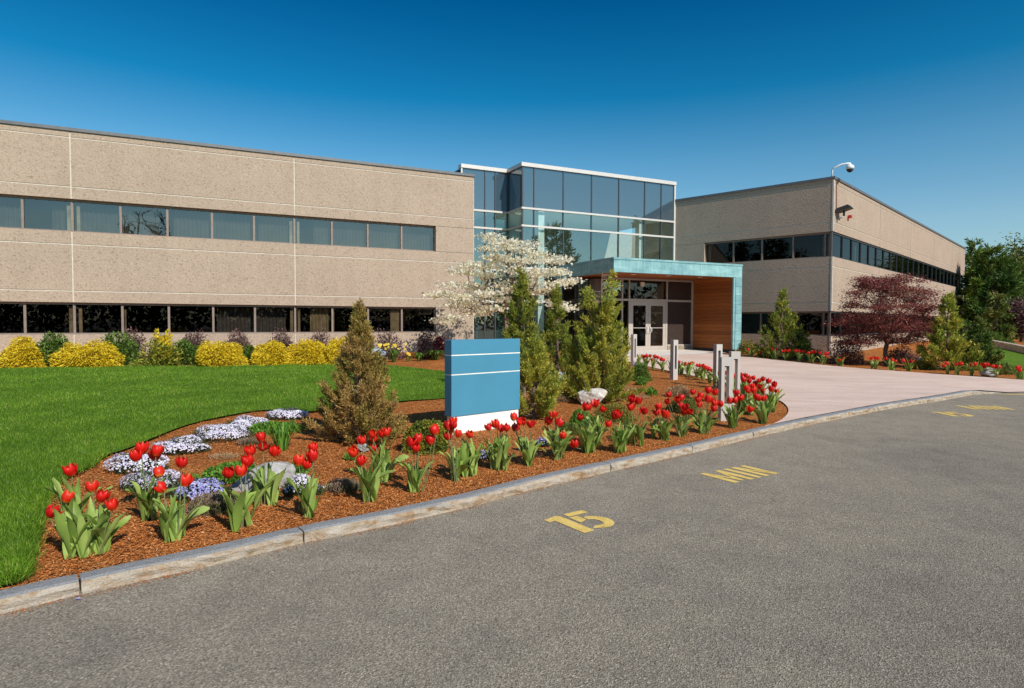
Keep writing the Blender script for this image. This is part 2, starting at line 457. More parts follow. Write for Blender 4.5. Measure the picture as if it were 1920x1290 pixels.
    M['box_gold'] = leaf_mat('boxwood_gold', [(0, (0.117, 0.13, 0.01404)), (0.5, (0.338, 0.325, 0.0351)), (1, (0.624, 0.546, 0.0819))],
                             [(0, (0.052, 0.091, 0.0117)), (1, (0.208, 0.247, 0.0351))], 6.0, 0.3)
    M['bright_leaf'] = leaf_mat('bright_leaves', [(0, (0.048, 0.144, 0.0144)), (0.5, (0.132, 0.3, 0.036)), (1, (0.264, 0.456, 0.072))], None, 1, 0.35)
    M['olive_low'] = leaf_mat('olive_spreader', [(0, (0.104, 0.0975, 0.013)), (0.5, (0.247, 0.221, 0.0325)), (1, (0.39, 0.338, 0.065))], None, 1, 0.25)
    M['heather'] = leaf_mat('dried_heather', [(0, (0.125, 0.075, 0.05625)), (0.5, (0.275, 0.1812, 0.1313)), (1, (0.475, 0.3625, 0.275))],
                            [(0, (0.0625, 0.075, 0.025)), (1, (0.2125, 0.1875, 0.0875))], 7.0, 0.15)
    M['straw'] = leaf_mat('straw_tuft', [(0, (0.22, 0.13, 0.06)), (1, (0.58, 0.42, 0.24))], None, 1, 0.2)
    M['phlox_leaf'] = leaf_mat('phlox_leaves', [(0, (0.02, 0.035, 0.012)), (1, (0.10, 0.13, 0.05))], None, 1, 0.2)
    M['phlox_flower'] = leaf_mat('phlox_flowers', [(0, (0.58, 0.51, 0.74)), (0.4, (0.78, 0.74, 0.86)), (1, (0.92, 0.91, 0.92))], None, 1, 0.3)
    M['phlox_blue'] = leaf_mat('phlox_flowers_blue', [(0, (0.22, 0.22, 0.58)), (0.6, (0.42, 0.40, 0.72)), (1, (0.75, 0.74, 0.88))], None, 1, 0.3)
    M['dogwood'] = leaf_mat('dogwood_bracts', [(0, (0.78, 0.69, 0.42)), (0.3, (0.91, 0.87, 0.66)), (1, (0.92, 0.91, 0.80))], None, 1, 0.5)
    M['daffodil'] = leaf_mat('daffodil_yellow', [(0, (0.75, 0.5, 0.02)), (1, (0.85, 0.7, 0.12))], None, 1, 0.3)
    # tulip petal and leaf with longitudinal shading
    m, nt = new_mat('tulip_petal')
    v = coords(nt, 'Generated')
    sep = N(nt, 'ShaderNodeSeparateXYZ')
    L(nt, v, sep.inputs[0])
    r = ramp(nt, sep.outputs[2], [(0.0, (0.66, 0.10, 0.02)), (0.22, (0.76, 0.012, 0.008)), (0.75, (0.86, 0.016, 0.010)), (1, (0.90, 0.07, 0.03))])
    n1 = noise(nt, mapping(nt, coords(nt), (1, 1, 0.15)), 160, 2)
    r2 = ramp(nt, n1.outputs[0], [(0.35, (0.78, 0.7, 0.7)), (0.6, (1.05, 1.05, 1.05))])
    c = mixc(nt, r.outputs[0], r2.outputs[0], 1.0, 'MULTIPLY')
    oi = N(nt, 'ShaderNodeObjectInfo')
    r3 = ramp(nt, oi.outputs['Random'], [(0, (0.78, 0.8, 0.9)), (0.5, (0.98, 0.95, 0.9)), (1, (1.04, 2.6, 1.3))])
    c = mixc(nt, c, r3.outputs[0], 1.0, 'MULTIPLY')
    b = N(nt, 'ShaderNodeBsdfPrincipled', i_Roughness=0.42)
    b.inputs['Specular IOR Level'].default_value = 0.4
    L(nt, c, b.inputs['Base Color'])
    t = N(nt, 'ShaderNodeBsdfTranslucent')
    L(nt, c, t.inputs[0])
    mx = N(nt, 'ShaderNodeMixShader', n_0=0.3)
    L(nt, b.outputs[0], mx.inputs[1])
    L(nt, t.outputs[0], mx.inputs[2])
    L(nt, mx.outputs[0], N(nt, 'ShaderNodeOutputMaterial').inputs[0])
    M['petal'] = m
    m, nt = new_mat('tulip_leaf')
    geo = N(nt, 'ShaderNodeNewGeometry')
    n1 = noise(nt, coords(nt), 9, 2)
    r = ramp(nt, geo.outputs['Random Per Island'], [(0, (0.17, 0.26, 0.045)), (0.5, (0.285, 0.40, 0.08)), (1, (0.42, 0.53, 0.145))])
    r2 = ramp(nt, n1.outputs[0], [(0.3, (0.8, 0.85, 0.85)), (0.7, (1.1, 1.08, 1.0))])
    c = mixc(nt, r.outputs[0], r2.outputs[0], 1.0, 'MULTIPLY')
    b = N(nt, 'ShaderNodeBsdfPrincipled', i_Roughness=0.5)
    b.inputs['Specular IOR Level'].default_value = 0.35
    L(nt, c, b.inputs['Base Color'])
    t = N(nt, 'ShaderNodeBsdfTranslucent')
    L(nt, c, t.inputs[0])
    mx = N(nt, 'ShaderNodeMixShader', n_0=0.25)
    L(nt, b.outputs[0], mx.inputs[1])
    L(nt, t.outputs[0], mx.inputs[2])
    L(nt, mx.outputs[0], N(nt, 'ShaderNodeOutputMaterial').inputs[0])
    M['tulip_leaf'] = m
    M['tulip_stem'] = plain('tulip_stem', (0.17, 0.20, 0.085), 0.6, 0.3, 0, 0.25, 20)
    M['block_wall'] = plain('block_wall', (0.52, 0.42, 0.34), 0.9, 0.1, 0, 0.35, 5, 0.4)


make_materials()


# ------------------------------------------------------------------ object helpers
def tag(o, label=None, cat=None, group=None, kind=None):
    if label:
        o['label'] = label
    if cat:
        o['category'] = cat
    if group:
        o['group'] = group
    if kind:
        o['kind'] = kind
    return o


def empty(name, loc, label, cat, group=None, rz=0.0):
    o = bpy.data.objects.new(name, None)
    o.empty_display_size = 0.1
    o.location = loc
    o.rotation_euler = (0, 0, rz)
    COL.objects.link(o)
    return tag(o, label, cat, group)


def link(name, me, mat, parent=None, local=False):
    o = bpy.data.objects.new(name, me)
    COL.objects.link(o)
    if mat is not None and not me.materials:
        me.materials.append(mat)
    if parent is not None:
        o.parent = parent
        if not local:
            root = parent
            off = Vector((0, 0, 0))
            while root is not None:
                off += root.location
                root = root.parent
            if parent.parent is None:
                o.matrix_parent_inverse = Matrix.Translation(-off)
            else:
                o.matrix_parent_inverse = Matrix.Identity(4)
    return o


class Geo:
    def __init__(self):
        self.v = []
        self.f = []

    def add(self, vs, fs):
        b = len(self.v)
        self.v.extend([tuple(map(float, p)) for p in vs])
        self.f.extend([[b + i for i in f] for f in fs])
        return self

    def hexa(self, p):
        """8 corners: bottom 0-3, top 4-7"""
        return self.add(p, [(3, 2, 1, 0), (4, 5, 6, 7), (0, 1, 5, 4), (1, 2, 6, 5), (2, 3, 7, 6), (3, 0, 4, 7)])

    def tube(self, pts, rad, k=6, cap=True):
        pts = [np.asarray(p, float) for p in pts]
        n = len(pts)
        if np.isscalar(rad):
            rad = [rad] * n
        b = len(self.v)
        for i in range(n):
            d = pts[min(i + 1, n - 1)] - pts[max(i - 1, 0)]
            d = d / (np.linalg.norm(d) + 1e-9)
            a = np.cross(d, [0, 0, 1.0]) if abs(d[2]) < 0.9 else np.cross(d, [1.0, 0, 0])
            a /= np.linalg.norm(a)
            c = np.cross(d, a)
            for j in range(k):
                an = 2 * pi * j / k
                self.v.append(tuple(pts[i] + (a * cos(an) + c * sin(an)) * rad[i]))
        for i in range(n - 1):
            for j in range(k):
                j2 = (j + 1) % k
                self.f.append([b + i * k + j, b + i * k + j2, b + (i + 1) * k + j2, b + (i + 1) * k + j])
        if cap:
            self.f.append([b + j for j in range(k)][::-1])
            self.f.append([b + (n - 1) * k + j for j in range(k)])
        return self

    def mesh(self, name, smooth=False):
        me = bpy.data.meshes.new(name)
        me.from_pydata(self.v, [], self.f)
        if smooth:
            me.polygons.foreach_set('use_smooth', [True] * len(me.polygons))
        me.update()
        return me

    def build(self, name, mat, parent=None, local=False, smooth=False, bevel=0.0):
        o = link(name, self.mesh(name, smooth), mat, parent, local)
        if bevel:
            md = o.modifiers.new('bevel', 'BEVEL')
            md.width = bevel
            md.segments = 2
            md.limit_method = 'ANGLE'
        return o


class Frame:
    """wall frame: s along the wall, d into the building, z up"""

    def __init__(self, o, a):
        self.o = np.array(o, float)
        self.t = np.array([cos(a), sin(a)])
        self.n = np.array([-sin(a), cos(a)])

    def P(self, s, d, z):
        p = self.o + self.t * s + self.n * d
        return np.array([p[0], p[1], z])

    def box(self, g, s0, s1, d0, d1, z0, z1):
        g.hexa([self.P(s0, d0, z0), self.P(s1, d0, z0), self.P(s1, d1, z0), self.P(s0, d1, z0),
                self.P(s0, d0, z1), self.P(s1, d0, z1), self.P(s1, d1, z1), self.P(s0, d1, z1)])

    def s_at(self, px, py, d=0.0):
        w = onplane(px, py, self.P(0, d, 0)[:2], self.n)
        return float((w[:2] - self.o) @ self.t), float(w[2])


def ngon_mesh(name, V):
    """V: (n,k,3) separate polygons"""
    n, k, _ = V.shape
    me = bpy.data.meshes.new(name)
    me.vertices.add(n * k)
    me.vertices.foreach_set('co', V.reshape(-1).astype(np.float32))
    me.loops.add(n * k)
    me.loops.foreach_set('vertex_index', np.arange(n * k, dtype=np.int32))
    me.polygons.add(n)
    me.polygons.foreach_set('loop_start', np.arange(0, n * k, k, dtype=np.int32))
    try:
        me.polygons.foreach_set('loop_total', np.full(n, k, dtype=np.int32))
    except Exception:
        pass
    me.update(calc_edges=True)
    return me


def unit(a):
    return a / (np.linalg.norm(a, axis=-1, keepdims=True) + 1e-9)


def leaves(P, D, Ln, Wd, rng, up=None):
    """diamond leaves from base points P along D; returns (n,4,3)"""
    n = len(P)
    D = unit(D)
    r = rng.normal(size=(n, 3)) if up is None else up
    U = unit(np.cross(D, r))
    Ln = np.broadcast_to(np.asarray(Ln, float), (n,))[:, None]
    Wd = np.broadcast_to(np.asarray(Wd, float), (n,))[:, None]
    return np.stack([P, P + D * Ln * 0.45 + U * Wd * 0.5, P + D * Ln, P + D * Ln * 0.45 - U * Wd * 0.5], 1)


def discs(C, Nn, R, rng, k=5):
    n = len(C)
    Nn = unit(Nn)
    A = unit(np.cross(Nn, rng.normal(size=(n, 3))))
    B = np.cross(Nn, A)
    R = np.broadcast_to(np.asarray(R, float), (n,))[:, None]
    return np.stack([C + (A * cos(2 * pi * j / k) + B * sin(2 * pi * j / k)) * R for j in range(k)], 1)


# ------------------------------------------------------------------ draped ground sheets
def inside(pts, poly):
    x, y = pts[:, 0], pts[:, 1]
    c = np.zeros(len(pts), bool)
    n = len(poly)
    for i in range(n):
        x0, y0 = poly[i]
        x1, y1 = poly[(i + 1) % n]
        m = ((y0 > y) != (y1 > y)) & (x < (x1 - x0) * (y - y0) / (y1 - y0 + 1e-12) + x0)
        c ^= m
    return c


def smooth_poly(pts, it=2):
    pts = [np.array(p, float) for p in pts]
    for _ in range(it):
        q = []
        for i in range(len(pts) - 1):
            q += [pts[i] * 0.75 + pts[i + 1] * 0.25, pts[i] * 0.25 + pts[i + 1] * 0.75]
        pts = [pts[0]] + q + [pts[-1]]
    return pts


def sheet(name, poly, step, zoff, mat, zfun=T):
    poly = [np.array(p[:2], float) for p in poly]
    A = np.array(poly)
    lo, hi = A.min(0), A.max(0)
    gx, gy = np.meshgrid(np.arange(lo[0], hi[0], step), np.arange(lo[1], hi[1], step))
    g = np.stack([gx.ravel(), gy.ravel()], 1)
    g = g[inside(g, A)]
    vs = [Vector(p) for p in A] + [Vector(p) for p in g]
    ed = [(i, (i + 1) % len(A)) for i in range(len(A))]
    v2, _, f2, *_ = delaunay_2d_cdt(vs, ed, [], 1, 1e-5)
    co = [(p[0], p[1], float(zfun(p[0], p[1])) + zoff) for p in v2]
    me = bpy.data.meshes.new(name)
    me.from_pydata(co, [], f2)
    me.polygons.foreach_set('use_smooth', [True] * len(me.polygons))
    me.update()
    if me.polygons and sum(p.normal.z for p in me.polygons) < 0:
        me.flip_normals()
    return link(name, me, mat)


# road: one sheet to the horizon
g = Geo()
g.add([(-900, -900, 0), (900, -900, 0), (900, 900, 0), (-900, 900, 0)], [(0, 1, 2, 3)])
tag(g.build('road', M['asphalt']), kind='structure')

# mulch terrain on the building side of the kerb
es = np.concatenate([np.arange(-45, -6, 3.0), np.arange(-6, 30, 0.25), np.arange(30, 150, 4.0)])
ss = np.concatenate([np.array([0.06]), np.arange(0.12, 20, 0.25), np.arange(20, 140, 6.0)])
nv, ns = len(es), len(ss)
Eg, Sg = np.meshgrid(es, ss, indexing='ij')
ks = kerb_s(Eg)
X = Eg * KE[0] + (ks + Sg) * KN[0]
Y = Eg * KE[1] + (ks + Sg) * KN[1]
Z = T(X, Y) - 0.012
Z += 0.012 * np.sin(X * 2.1 + 1.3 * np.sin(Y * 1.7)) * np.cos(Y * 2.4) * np.clip(Sg * 2, 0, 1)
vt = np.stack([X, Y, Z], -1).reshape(-1, 3)
fc = [(i * ns + j, (i + 1) * ns + j, (i + 1) * ns + j + 1, i * ns + j + 1) for i in range(nv - 1) for j in range(ns - 1)]
me = bpy.data.meshes.new('mulch_bed')
me.from_pydata(vt.tolist(), [], fc)
me.polygons.foreach_set('use_smooth', [True] * len(fc))
me.update()
tag(link('mulch_bed', me, M['mulch']), kind='structure')

# lawn
edge_near = [G(*p) for p in [(33, 1094), (56, 1043), (70, 990), (86, 931), (117, 898), (167, 880), (190, 858), (235, 846), (290, 822), (350, 798), (420, 782),
                             (490, 770), (545, 771), (570, 774.5), (605, 771), (680, 762), (755, 753), (833, 749), (880, 742), (905, 728), (895, 712)]]
edge_far = [G(*p) for p in [(870, 704), (833, 697.5), (780, 691), (728, 685.5), (650, 683), (560, 683.5), (440, 687), (230, 688), (100, 690), (0, 692)]]
edge = smooth_poly(edge_near + edge_far, 2)
pl = onz(-40, 1115, 0.09)
far_left = [np.array([-26.0, 8.6, 0]), np.array([-26.0, -12.0, 0]), np.array([-17.0, -8.0, 0])]
e_left = edge[0][:2] @ KE


def kpt(e, off):
    s = float(kerb_s(e)) + off
    return np.array([e * KE[0] + s * KN[0], e * KE[1] + s * KN[1], 0])


lawn_poly = edge + far_left[:2] + [kpt(e, 0.17) for e in (-22, -12, -6, e_left - 1.5, e_left - 0.5, e_left)]
lawn = sheet('lawn', lawn_poly, 0.35, 0.02, M['turf'])
tag(lawn, kind='structure')
LAWN = np.array([p[:2] for p in lawn_poly])


def blades(n, poly, keep, hmin, hmax, w, rng):
    lo, hi = poly.min(0), poly.max(0)
    out = []
    tot = 0
    while tot < n:
        p = rng.uniform(lo, hi, (200000, 2))
        p = p[(p[:, 1] > 2.0)]
        dep = p[:, 1]
        az = p[:, 0] / dep
        p = p[(az > -1.0) & (az < 1.0)]
        p = p[rng.random(len(p)) < keep(p)]
        p = p[inside(p, poly)]
        out.append(p)
        tot += len(p)
    p = np.concatenate(out)[:n]
    z = T(p[:, 0], p[:, 1]) + 0.018
    P = np.stack([p[:, 0], p[:, 1], z], 1)
    D = np.stack([rng.normal(0, 0.35, n), rng.normal(0, 0.35, n), np.ones(n)], 1)
    D = unit(D)
    h = rng.uniform(hmin, hmax, n)
    ww = w * np.maximum(1.0, p[:, 1] / 7.0)
    U = unit(np.cross(D, rng.normal(size=(n, 3))))
    return np.stack([P - U * ww[:, None] / 2, P + U * ww[:, None] / 2, P + D * h[:, None]], 1)


V = blades(210000, LAWN, lambda p: np.clip((4.5 / np.maximum(p[:, 1], 2.5)) ** 2.0, 0, 1), 0.022, 0.05, 0.0048, RNG)
tag(link('grass', ngon_mesh('grass', V), M['blades']), 'short mown green grass of the front lawn', 'grass', kind='stuff')

# shaggy tufts overhanging the cut edge of the lawn
ep = np.array([p[:2] for p in smooth_poly(edge_near[:7], 2)])
seg = RNG.integers(0, len(ep) - 1, 9000)
q = ep[seg] + (ep[seg + 1] - ep[seg]) * RNG.random((9000, 1)) + RNG.normal(0, 0.035, (9000, 2)) + np.array([-0.03, 0.0])
P = np.stack([q[:, 0], q[:, 1], T(q[:, 0], q[:, 1]) + 0.01], 1)
D = unit(np.stack([RNG.normal(0.15, 0.5, 9000), RNG.normal(-0.05, 0.5, 9000), np.ones(9000)], 1))
V = leaves(P, D, RNG.uniform(0.05, 0.10, 9000), 0.006, RNG)
tag(link('edge_grass', ngon_mesh('edge_grass', V), M['blades']), 'longer ragged grass along the cut lawn edge', 'grass', kind='stuff')

# paving from the kerb up to the doors
bed_edge = [G(*p) for p in [(1438, 800), (1457, 793), (1472, 783), (1480, 771), (1474, 760), (1462, 751), (1420, 736), (1370, 722), (1320, 709.5), (1270, 699), (1225, 690), (1190, 681), (1140, 671)]]
plaza_right = [G(*p) for p in [(1391, 668), (1474, 677.3), (1567, 687.5), (1677, 696), (1800, 705), (1920, 713)]]
bl = smooth_poly(bed_edge, 2)
pr = smooth_poly(plaza_right, 1)
e0 = bl[0][:2] @ KE
kerb_side = [kpt(e, 0.135 if e < KERB_END + 1.0 else 0.012) for e in np.linspace(48, e0, 60)]
plaza_poly = bl + [G(1140, 655), G(1300, 655)] + pr + [np.array([26.0, 21.2, 0]), np.array([44.0, 27.0, 0])] + kerb_side
tag(sheet('paving', plaza_poly, 0.5, 0.012, M['paving']), kind='structure')
PLAZA = np.array([p[:2] for p in plaza_poly])

# ------------------------------------------------------------------ kerb stones
joint_px = [151, 570, 1146, 1299, 1413, 1527, 1640, 1740, 1824]


def kerb_e_at(px):
    xs = [p[0] for p in KERB_PX]
    ys = [p[1] for p in KERB_PX]
    w = onz(px, float(np.interp(px, xs, ys)), 0)
    return float(w[:2] @ KE)


cuts = [K_e[0] + 30, K_e[1] - 0.5] + [kerb_e_at(p) for p in joint_px] + [kerb_e_at(1824) + 1.0]
KL = ['granite kerb stone running off the lower left corner beside the lawn', 'long granite kerb stone below the first tulip clumps, rust stained face',
      'longest granite kerb stone, beside the yellow 15 marking', 'granite kerb stone between the numeral and MIN markings', 'granite kerb stone beside the MIN marking',
      'granite kerb stone at the tip of the tulip bed', 'first granite kerb stone along the pink paving', 'second granite kerb stone along the pink paving', 'third granite kerb stone along the pink paving',
      'last full granite kerb stone before the flush apron', 'short granite kerb end sinking into the apron']
for i in range(1, len(cuts) - 1):
    a, b = cuts[i] + 0.006, cuts[i + 1] - 0.006
    k = max(4, int((b - a) / 0.12))
    g = Geo()
    rr = random.Random(i)
    prof = [(0.0, -0.03), (0.0, 0.02), (-0.004, 0.055), (0.004, 0.085), (0.022, 0.096), (0.07, 0.098), (0.13, 0.097), (0.15, 0.088), (0.15, -0.03)]
    last = i == len(cuts) - 2
    rows = []
    for j in range(k + 1):
        e = a + (b - a) * j / k
        end = min(j, k - j)
        sc = 1.0
        zz = 1.0
        if last:
            zz = 1.0 - 0.9 * j / k
        if end == 0:
            zz *= 0.93
        row = []
        for (ds, z) in prof:
            jit = (rr.uniform(-1, 1) * 0.009 if 0 < z < 0.09 and ds < 0.05 else rr.uniform(-1, 1) * 0.003)
            s = float(kerb_s(e)) + ds + jit + (0.006 if end == 0 and ds < 0.05 else 0)
            row.append((e * KE[0] + s * KN[0], e * KE[1] + s * KN[1], z * zz + (rr.uniform(-1, 1) * 0.001)))
        rows.append(row)
    m_ = len(prof)
    g.v = [p for r in rows for p in r]
    for j in range(k):
        for q_ in range(m_ - 1):
            g.f.append([j * m_ + q_, (j + 1) * m_ + q_, (j + 1) * m_ + q_ + 1, j * m_ + q_ + 1][::-1])
    g.f.append(list(range(m_)))
    g.f.append([k * m_ + q_ for q_ in range(m_)][::-1])
    o = g.build('kerb_stone', M['granite'], smooth=False)
    tag(o, KL[i - 1] if i - 1 < len(KL) else KL[-1], 'kerb stone', 'granite kerb stones along the road')

# ------------------------------------------------------------------ road paint
def stencil(name, polys, origin, ex, ey, label):
    g = Geo()
    for poly in polys:
        pts = [np.array(origin) + np.array(ex) * u + np.array(ey) * v for u, v in poly]
        b = len(g.v)
        g.v += [(p[0], p[1], 0.004) for p in pts]
        g.f.append([b + i for i in range(len(pts))])
    o = g.build(name, M['yellow_paint'])
    me = o.data
    if me.polygons[0].normal.z < 0:
        me.flip_normals()
    return tag(o, label, 'road marking', 'yellow stencilled bay markings')


def arc(cx, cy, r0, r1, a0, a1, n=14, sy=1.0):
    o = [(cx + r1 * cos(radians(a0 + (a1 - a0) * i / n)), cy + r1 * sy * sin(radians(a0 + (a1 - a0) * i / n))) for i in range(n + 1)]
    i_ = [(cx + r0 * cos(radians(a1 + (a0 - a1) * i / n)), cy + r0 * sy * sin(radians(a1 + (a0 - a1) * i / n))) for i in range(n + 1)]
    return o + i_


# numerals and letters in a unit-high box
D15 = [[(0.12, 0), (0.33, 0), (0.33, 0.93), (0.27, 1.0), (0.0, 0.93), (0.0, 0.77), (0.12, 0.80)],
       [(0.43, 1.0), (0.43, 0.83), (0.84, 0.83), (0.84, 1.0)],
       [(0.40, 0.785), (0.40, 0.45), (0.57, 0.52), (0.57, 0.785)],
       [(0.605, 0.66), (0.595, 0.51)] + [(0.62 + 0.085 * cos(radians(a)), 0.33 + 0.17 * sin(radians(a))) for a in range(90, -100, -18)] + [(0.47, 0.18), (0.37, 0.10)] +
       [(0.62 + 0.27 * cos(radians(a)), 0.33 + 0.34 * sin(radians(a))) for a in range(-100, 91, 16)]]
DMIN = [[(0, 0), (0.16, 0), (0.16, 1), (0, 1)], [(0.17, 0.98), (0.17, 0.62), (0.30, 0.05), (0.36, 0.05), (0.49, 0.62), (0.49, 0.98), (0.33, 0.36)],
        [(0.50, 0), (0.66, 0), (0.66, 1), (0.50, 1)],
        [(0.78, 0), (0.93, 0), (0.93, 1), (0.78, 1)],
        [(1.05, 0), (1.20, 0), (1.20, 1), (1.05, 1)], [(1.21, 1.0), (1.21, 0.60), (1.37, 0.0), (1.37, 0.42)], [(1.38, 0), (1.53, 0), (1.53, 1), (1.38, 1)]]


def paint(kind, p_bl, p_tl, width, wbox, label, name):
    bl_, tl_ = onz(*p_bl, 0)[:2], onz(*p_tl, 0)[:2]
    ey = tl_ - bl_
    h = np.linalg.norm(ey)
    ex = np.array([ey[1], -ey[0]]) / h
    stencil(name, kind, bl_, ex * width / wbox, ey, label)


paint(D15, (1084, 1003), (1016, 974), 0.47, 0.86, 'worn yellow numerals 15 painted on asphalt near the kerb', 'numeral_marking')
paint(DMIN, (1378, 906), (1312, 889), 0.78, 1.53, 'worn yellow letters MIN painted on asphalt beyond the near numerals', 'word_marking')
paint(D15, (1781, 781), (1742, 772.5), 0.50, 0.86, 'distant yellow 15 painted near the bend of the kerb', 'numeral_marking')
paint(DMIN, (1827, 768), (1790, 760.5), 0.80, 1.53, 'distant yellow MIN painted near the end of the kerb', 'word_marking')
p0, p1 = onz(1874, 739.6, 0), onz(2100, 745, 0)
g = Geo()
g.add([(p0[0], p0[1], 0.004), (p1[0], p1[1], 0.004), (p1[0] + 0.02, p1[1] + 0.11, 0.004), (p0[0] + 0.02, p0[1] + 0.11, 0.004)], [(0, 1, 2, 3)])
tag(g.build('stripe_marking', M['yellow_paint']), 'thin yellow stripe along the edge of the flush apron', 'road marking')

# ------------------------------------------------------------------ office wings
A_L = radians(26.053)
FL = Frame((-1.60006, 25.8385), A_L)
A_R = radians(46.477)
CR = np.array([13.0831, 25.567])
FRR = Frame(CR, A_R)                 # long right face
FRF = Frame(CR, A_R - pi / 2)        # front face, s runs from negative to 0 at the corner
HZ = [7.758, 7.461, 5.918, 5.5438, 4.5129, 4.1134, 2.6443, 2.2798, 1.2618, 0.8394]


def bands(h):
    return [[(h[3], h[2]), (h[2], h[1]), (h[1], h[0] - 0.09)], [(h[7], h[6]), (h[6], h[5]), (h[5], h[4])], [(0.1, h[9]), (h[9], h[8])]]


def wall_panels(fr, gp, gj, sedges, groups, d0=0.0, d1=0.3, gap=0.019, lo_end=None, hi_end=None):
    """concrete slabs with open reveals and a cream backing inside them"""
    for grp in groups:
        for i, (z0, z1) in enumerate(grp):
            for k in range(len(sedges) - 1):
                a = sedges[k] + (gap if k > 0 else 0)
                b = sedges[k + 1] - (gap if k < len(sedges) - 2 else 0)
                fr.box(gp, a, b, d0, d1, z0 + (gap if i > 0 else 0), z1 - (gap if i < len(grp) - 1 else 0))
        fr.box(gj, sedges[0] + 0.006, sedges[-1] - 0.006, d0 + 0.016, d1 - 0.01, grp[0][0] + 0.006, grp[-1][1] - 0.006)


def window_row(fr, root, edges, z0, z1, glass, d=0.13, fmat='bronze_light', sw=0.034):
    """each bay is its own framed window with its pane"""
    out = []
    for a, b in zip(edges[:-1], edges[1:]):
        g = Geo()
        fr.box(g, a, a + sw, d, d + 0.10, z0, z1)
        fr.box(g, b - sw, b, d, d + 0.10, z0, z1)
        fr.box(g, a + sw, b - sw, d + 0.004, d + 0.09, z1 - 0.07, z1)
        fr.box(g, a + sw, b - sw, d + 0.004, d + 0.09, z0, z0 + 0.045)
        w = g.build('window', M[fmat], root)
        p = Geo()
        zz0, zz1 = z0 + 0.045, z1 - 0.07
        p.add([fr.P(a + sw, d + 0.05, zz0), fr.P(b - sw, d + 0.05, zz0), fr.P(b - sw, d + 0.05, zz1), fr.P(a + sw, d + 0.05, zz1)], [(0, 1, 2, 3)])
        p.build('pane', M[glass], w)
        out.append(w)
    return out


def slats(fr, a, b, d, z0, z1, amp=0.03, per=0.11):
    g = Geo()
    n = max(2, int((b - a) / per * 4))
    top = []
    for i in range(n + 1):
        s = a + (b - a) * i / n
        dd = d + amp * sin(2 * pi * (s - a) / per)
        g.v.append(tuple(fr.P(s, dd, z0)))
        g.v.append(tuple(fr.P(s, dd, z1)))
    for i in range(n):
        g.f.append([2 * i, 2 * i + 2, 2 * i + 3, 2 * i + 1])
    return g


# ---- left wing
base = FL.P(0, 0, 0.45)
LW = empty('office_wing', base, 'two storey tan aggregate office wing with ribbon windows, filling the left side', 'building')
gp, gj = Geo(), Geo()
VJ = [-27.0, -20.4, -13.724, -7.013, -0.0]
bnd = bands(HZ)
wall_panels(FL, gp, gj, VJ, bnd)
for z0, z1 in ((HZ[4], HZ[3]), (HZ[8], HZ[7])):
    FL.box(gp, -1.632, -0.0, 0.0, 0.3, z0 + 0.02, z1 - 0.02)
    FL.box(gj, -1.615, -0.02, 0.02, 0.28, z0 - 0.002, z1 + 0.002)
# return wall towards the atrium
FL.box(gp, -0.3, 0.0, 0.3, 4.0, 0.1, HZ[0] - 0.09)
gp.build('wall', M['aggregate'], LW)
gj.build('joint', M['joint'], LW)
g = Geo()
FL.box(g, 0.002, 0.03, 0.03, 0.06, 0.3, HZ[0] - 0.12)
g.build('corner_trim', M['joint'], LW)
g = Geo()
FL.box(g, -27.0, 0.05, -0.05, 0.35, HZ[0] - 0.10, HZ[0])
FL.box(g, -0.35, 0.05, 0.35, 4.0, HZ[0] - 0.10, HZ[0])
g.build('coping', M['coping'], LW)
g = Geo()
FL.box(g, -27.0, -0.35, 0.35, 14.0, 7.1, 7.3)
g.build('roof', M['interior_grey'], LW)
EDG = [-1.632, -3.005, -4.336, -5.679, -7.013, -8.378, -9.722, -11.075, -12.415, -13.724, -15.0, -16.34, -17.7, -19.04]
EDG = EDG[::-1]
window_row(FL, LW, EDG, HZ[4], HZ[3], 'glass_wing')
window_row(FL, LW, EDG, HZ[8], HZ[7], 'glass_dark')
g = Geo()
FL.box(g, -27.0, -19.04, 0.14, 0.2, HZ[4], HZ[3])
FL.box(g, -27.0, -19.04, 0.14, 0.2, HZ[8], HZ[7])
g.build('spandrel', M['interior_dark'], LW)
g = Geo()
for z0, z1 in ((HZ[4] - 0.75, HZ[3] + 0.35), (HZ[8] - 0.75, HZ[7] + 0.35)):
    for (a, b, c, d_, e, f_) in ((-27, -0.4, 5.0, 5.1, z0, z1), (-27, -0.4, 0.31, 5.0, z0 - 0.1, z0), (-27, -0.4, 0.31, 5.0, z1, z1 + 0.1),
                                 (-0.5, -0.4, 0.31, 5.0, z0, z1), (-7.1, -6.95, 0.9, 5.0, z0, z1), (-13.8, -13.65, 0.9, 5.0, z0, z1)):
        FL.box(g, a, b, c, d_, e, f_)
g.build('interior', M['interior_dark'], LW)
for a, b, f0 in ((-18.9, -15.1, 0), (-14.3, -13.95, 0), (-13.55, -11.3, 0), (-10.9, -8.5, 0), (-8.2, -7.2, 0), (-6.3, -4.4, 0), (-4.25, -1.75, 0)):
    slats(FL, a, b, 0.42, HZ[4] + 0.03, HZ[3] - 0.03, 0.03, 0.127).build('blind', M['blind_grey'], LW)
for z0, z1 in ((HZ[4] + 0.03, HZ[3] - 0.16), (HZ[8] + 0.03, HZ[7] - 0.14)):
    for s in (-13.724, -7.013):
        for a, b in ((s - 0.16, s - 0.05), (s + 0.10, s + 0.19)):
            g = Geo()
            FL.box(g, a, b, 0.24, 0.30, z0, z1)
            g.build('curtain', M['curtain'], LW)
slats(FL, -6.45, -5.75, 0.40, HZ[8] + 0.03, HZ[7] - 0.06, 0.035, 0.13).build('curtain', M['curtain'], LW)
g = Geo()
FL.box(g, -3.42, -3.06, 0.28, 0.36, HZ[8] + 0.03, HZ[7] - 0.06)
g.build('curtain', M['curtain'], LW)
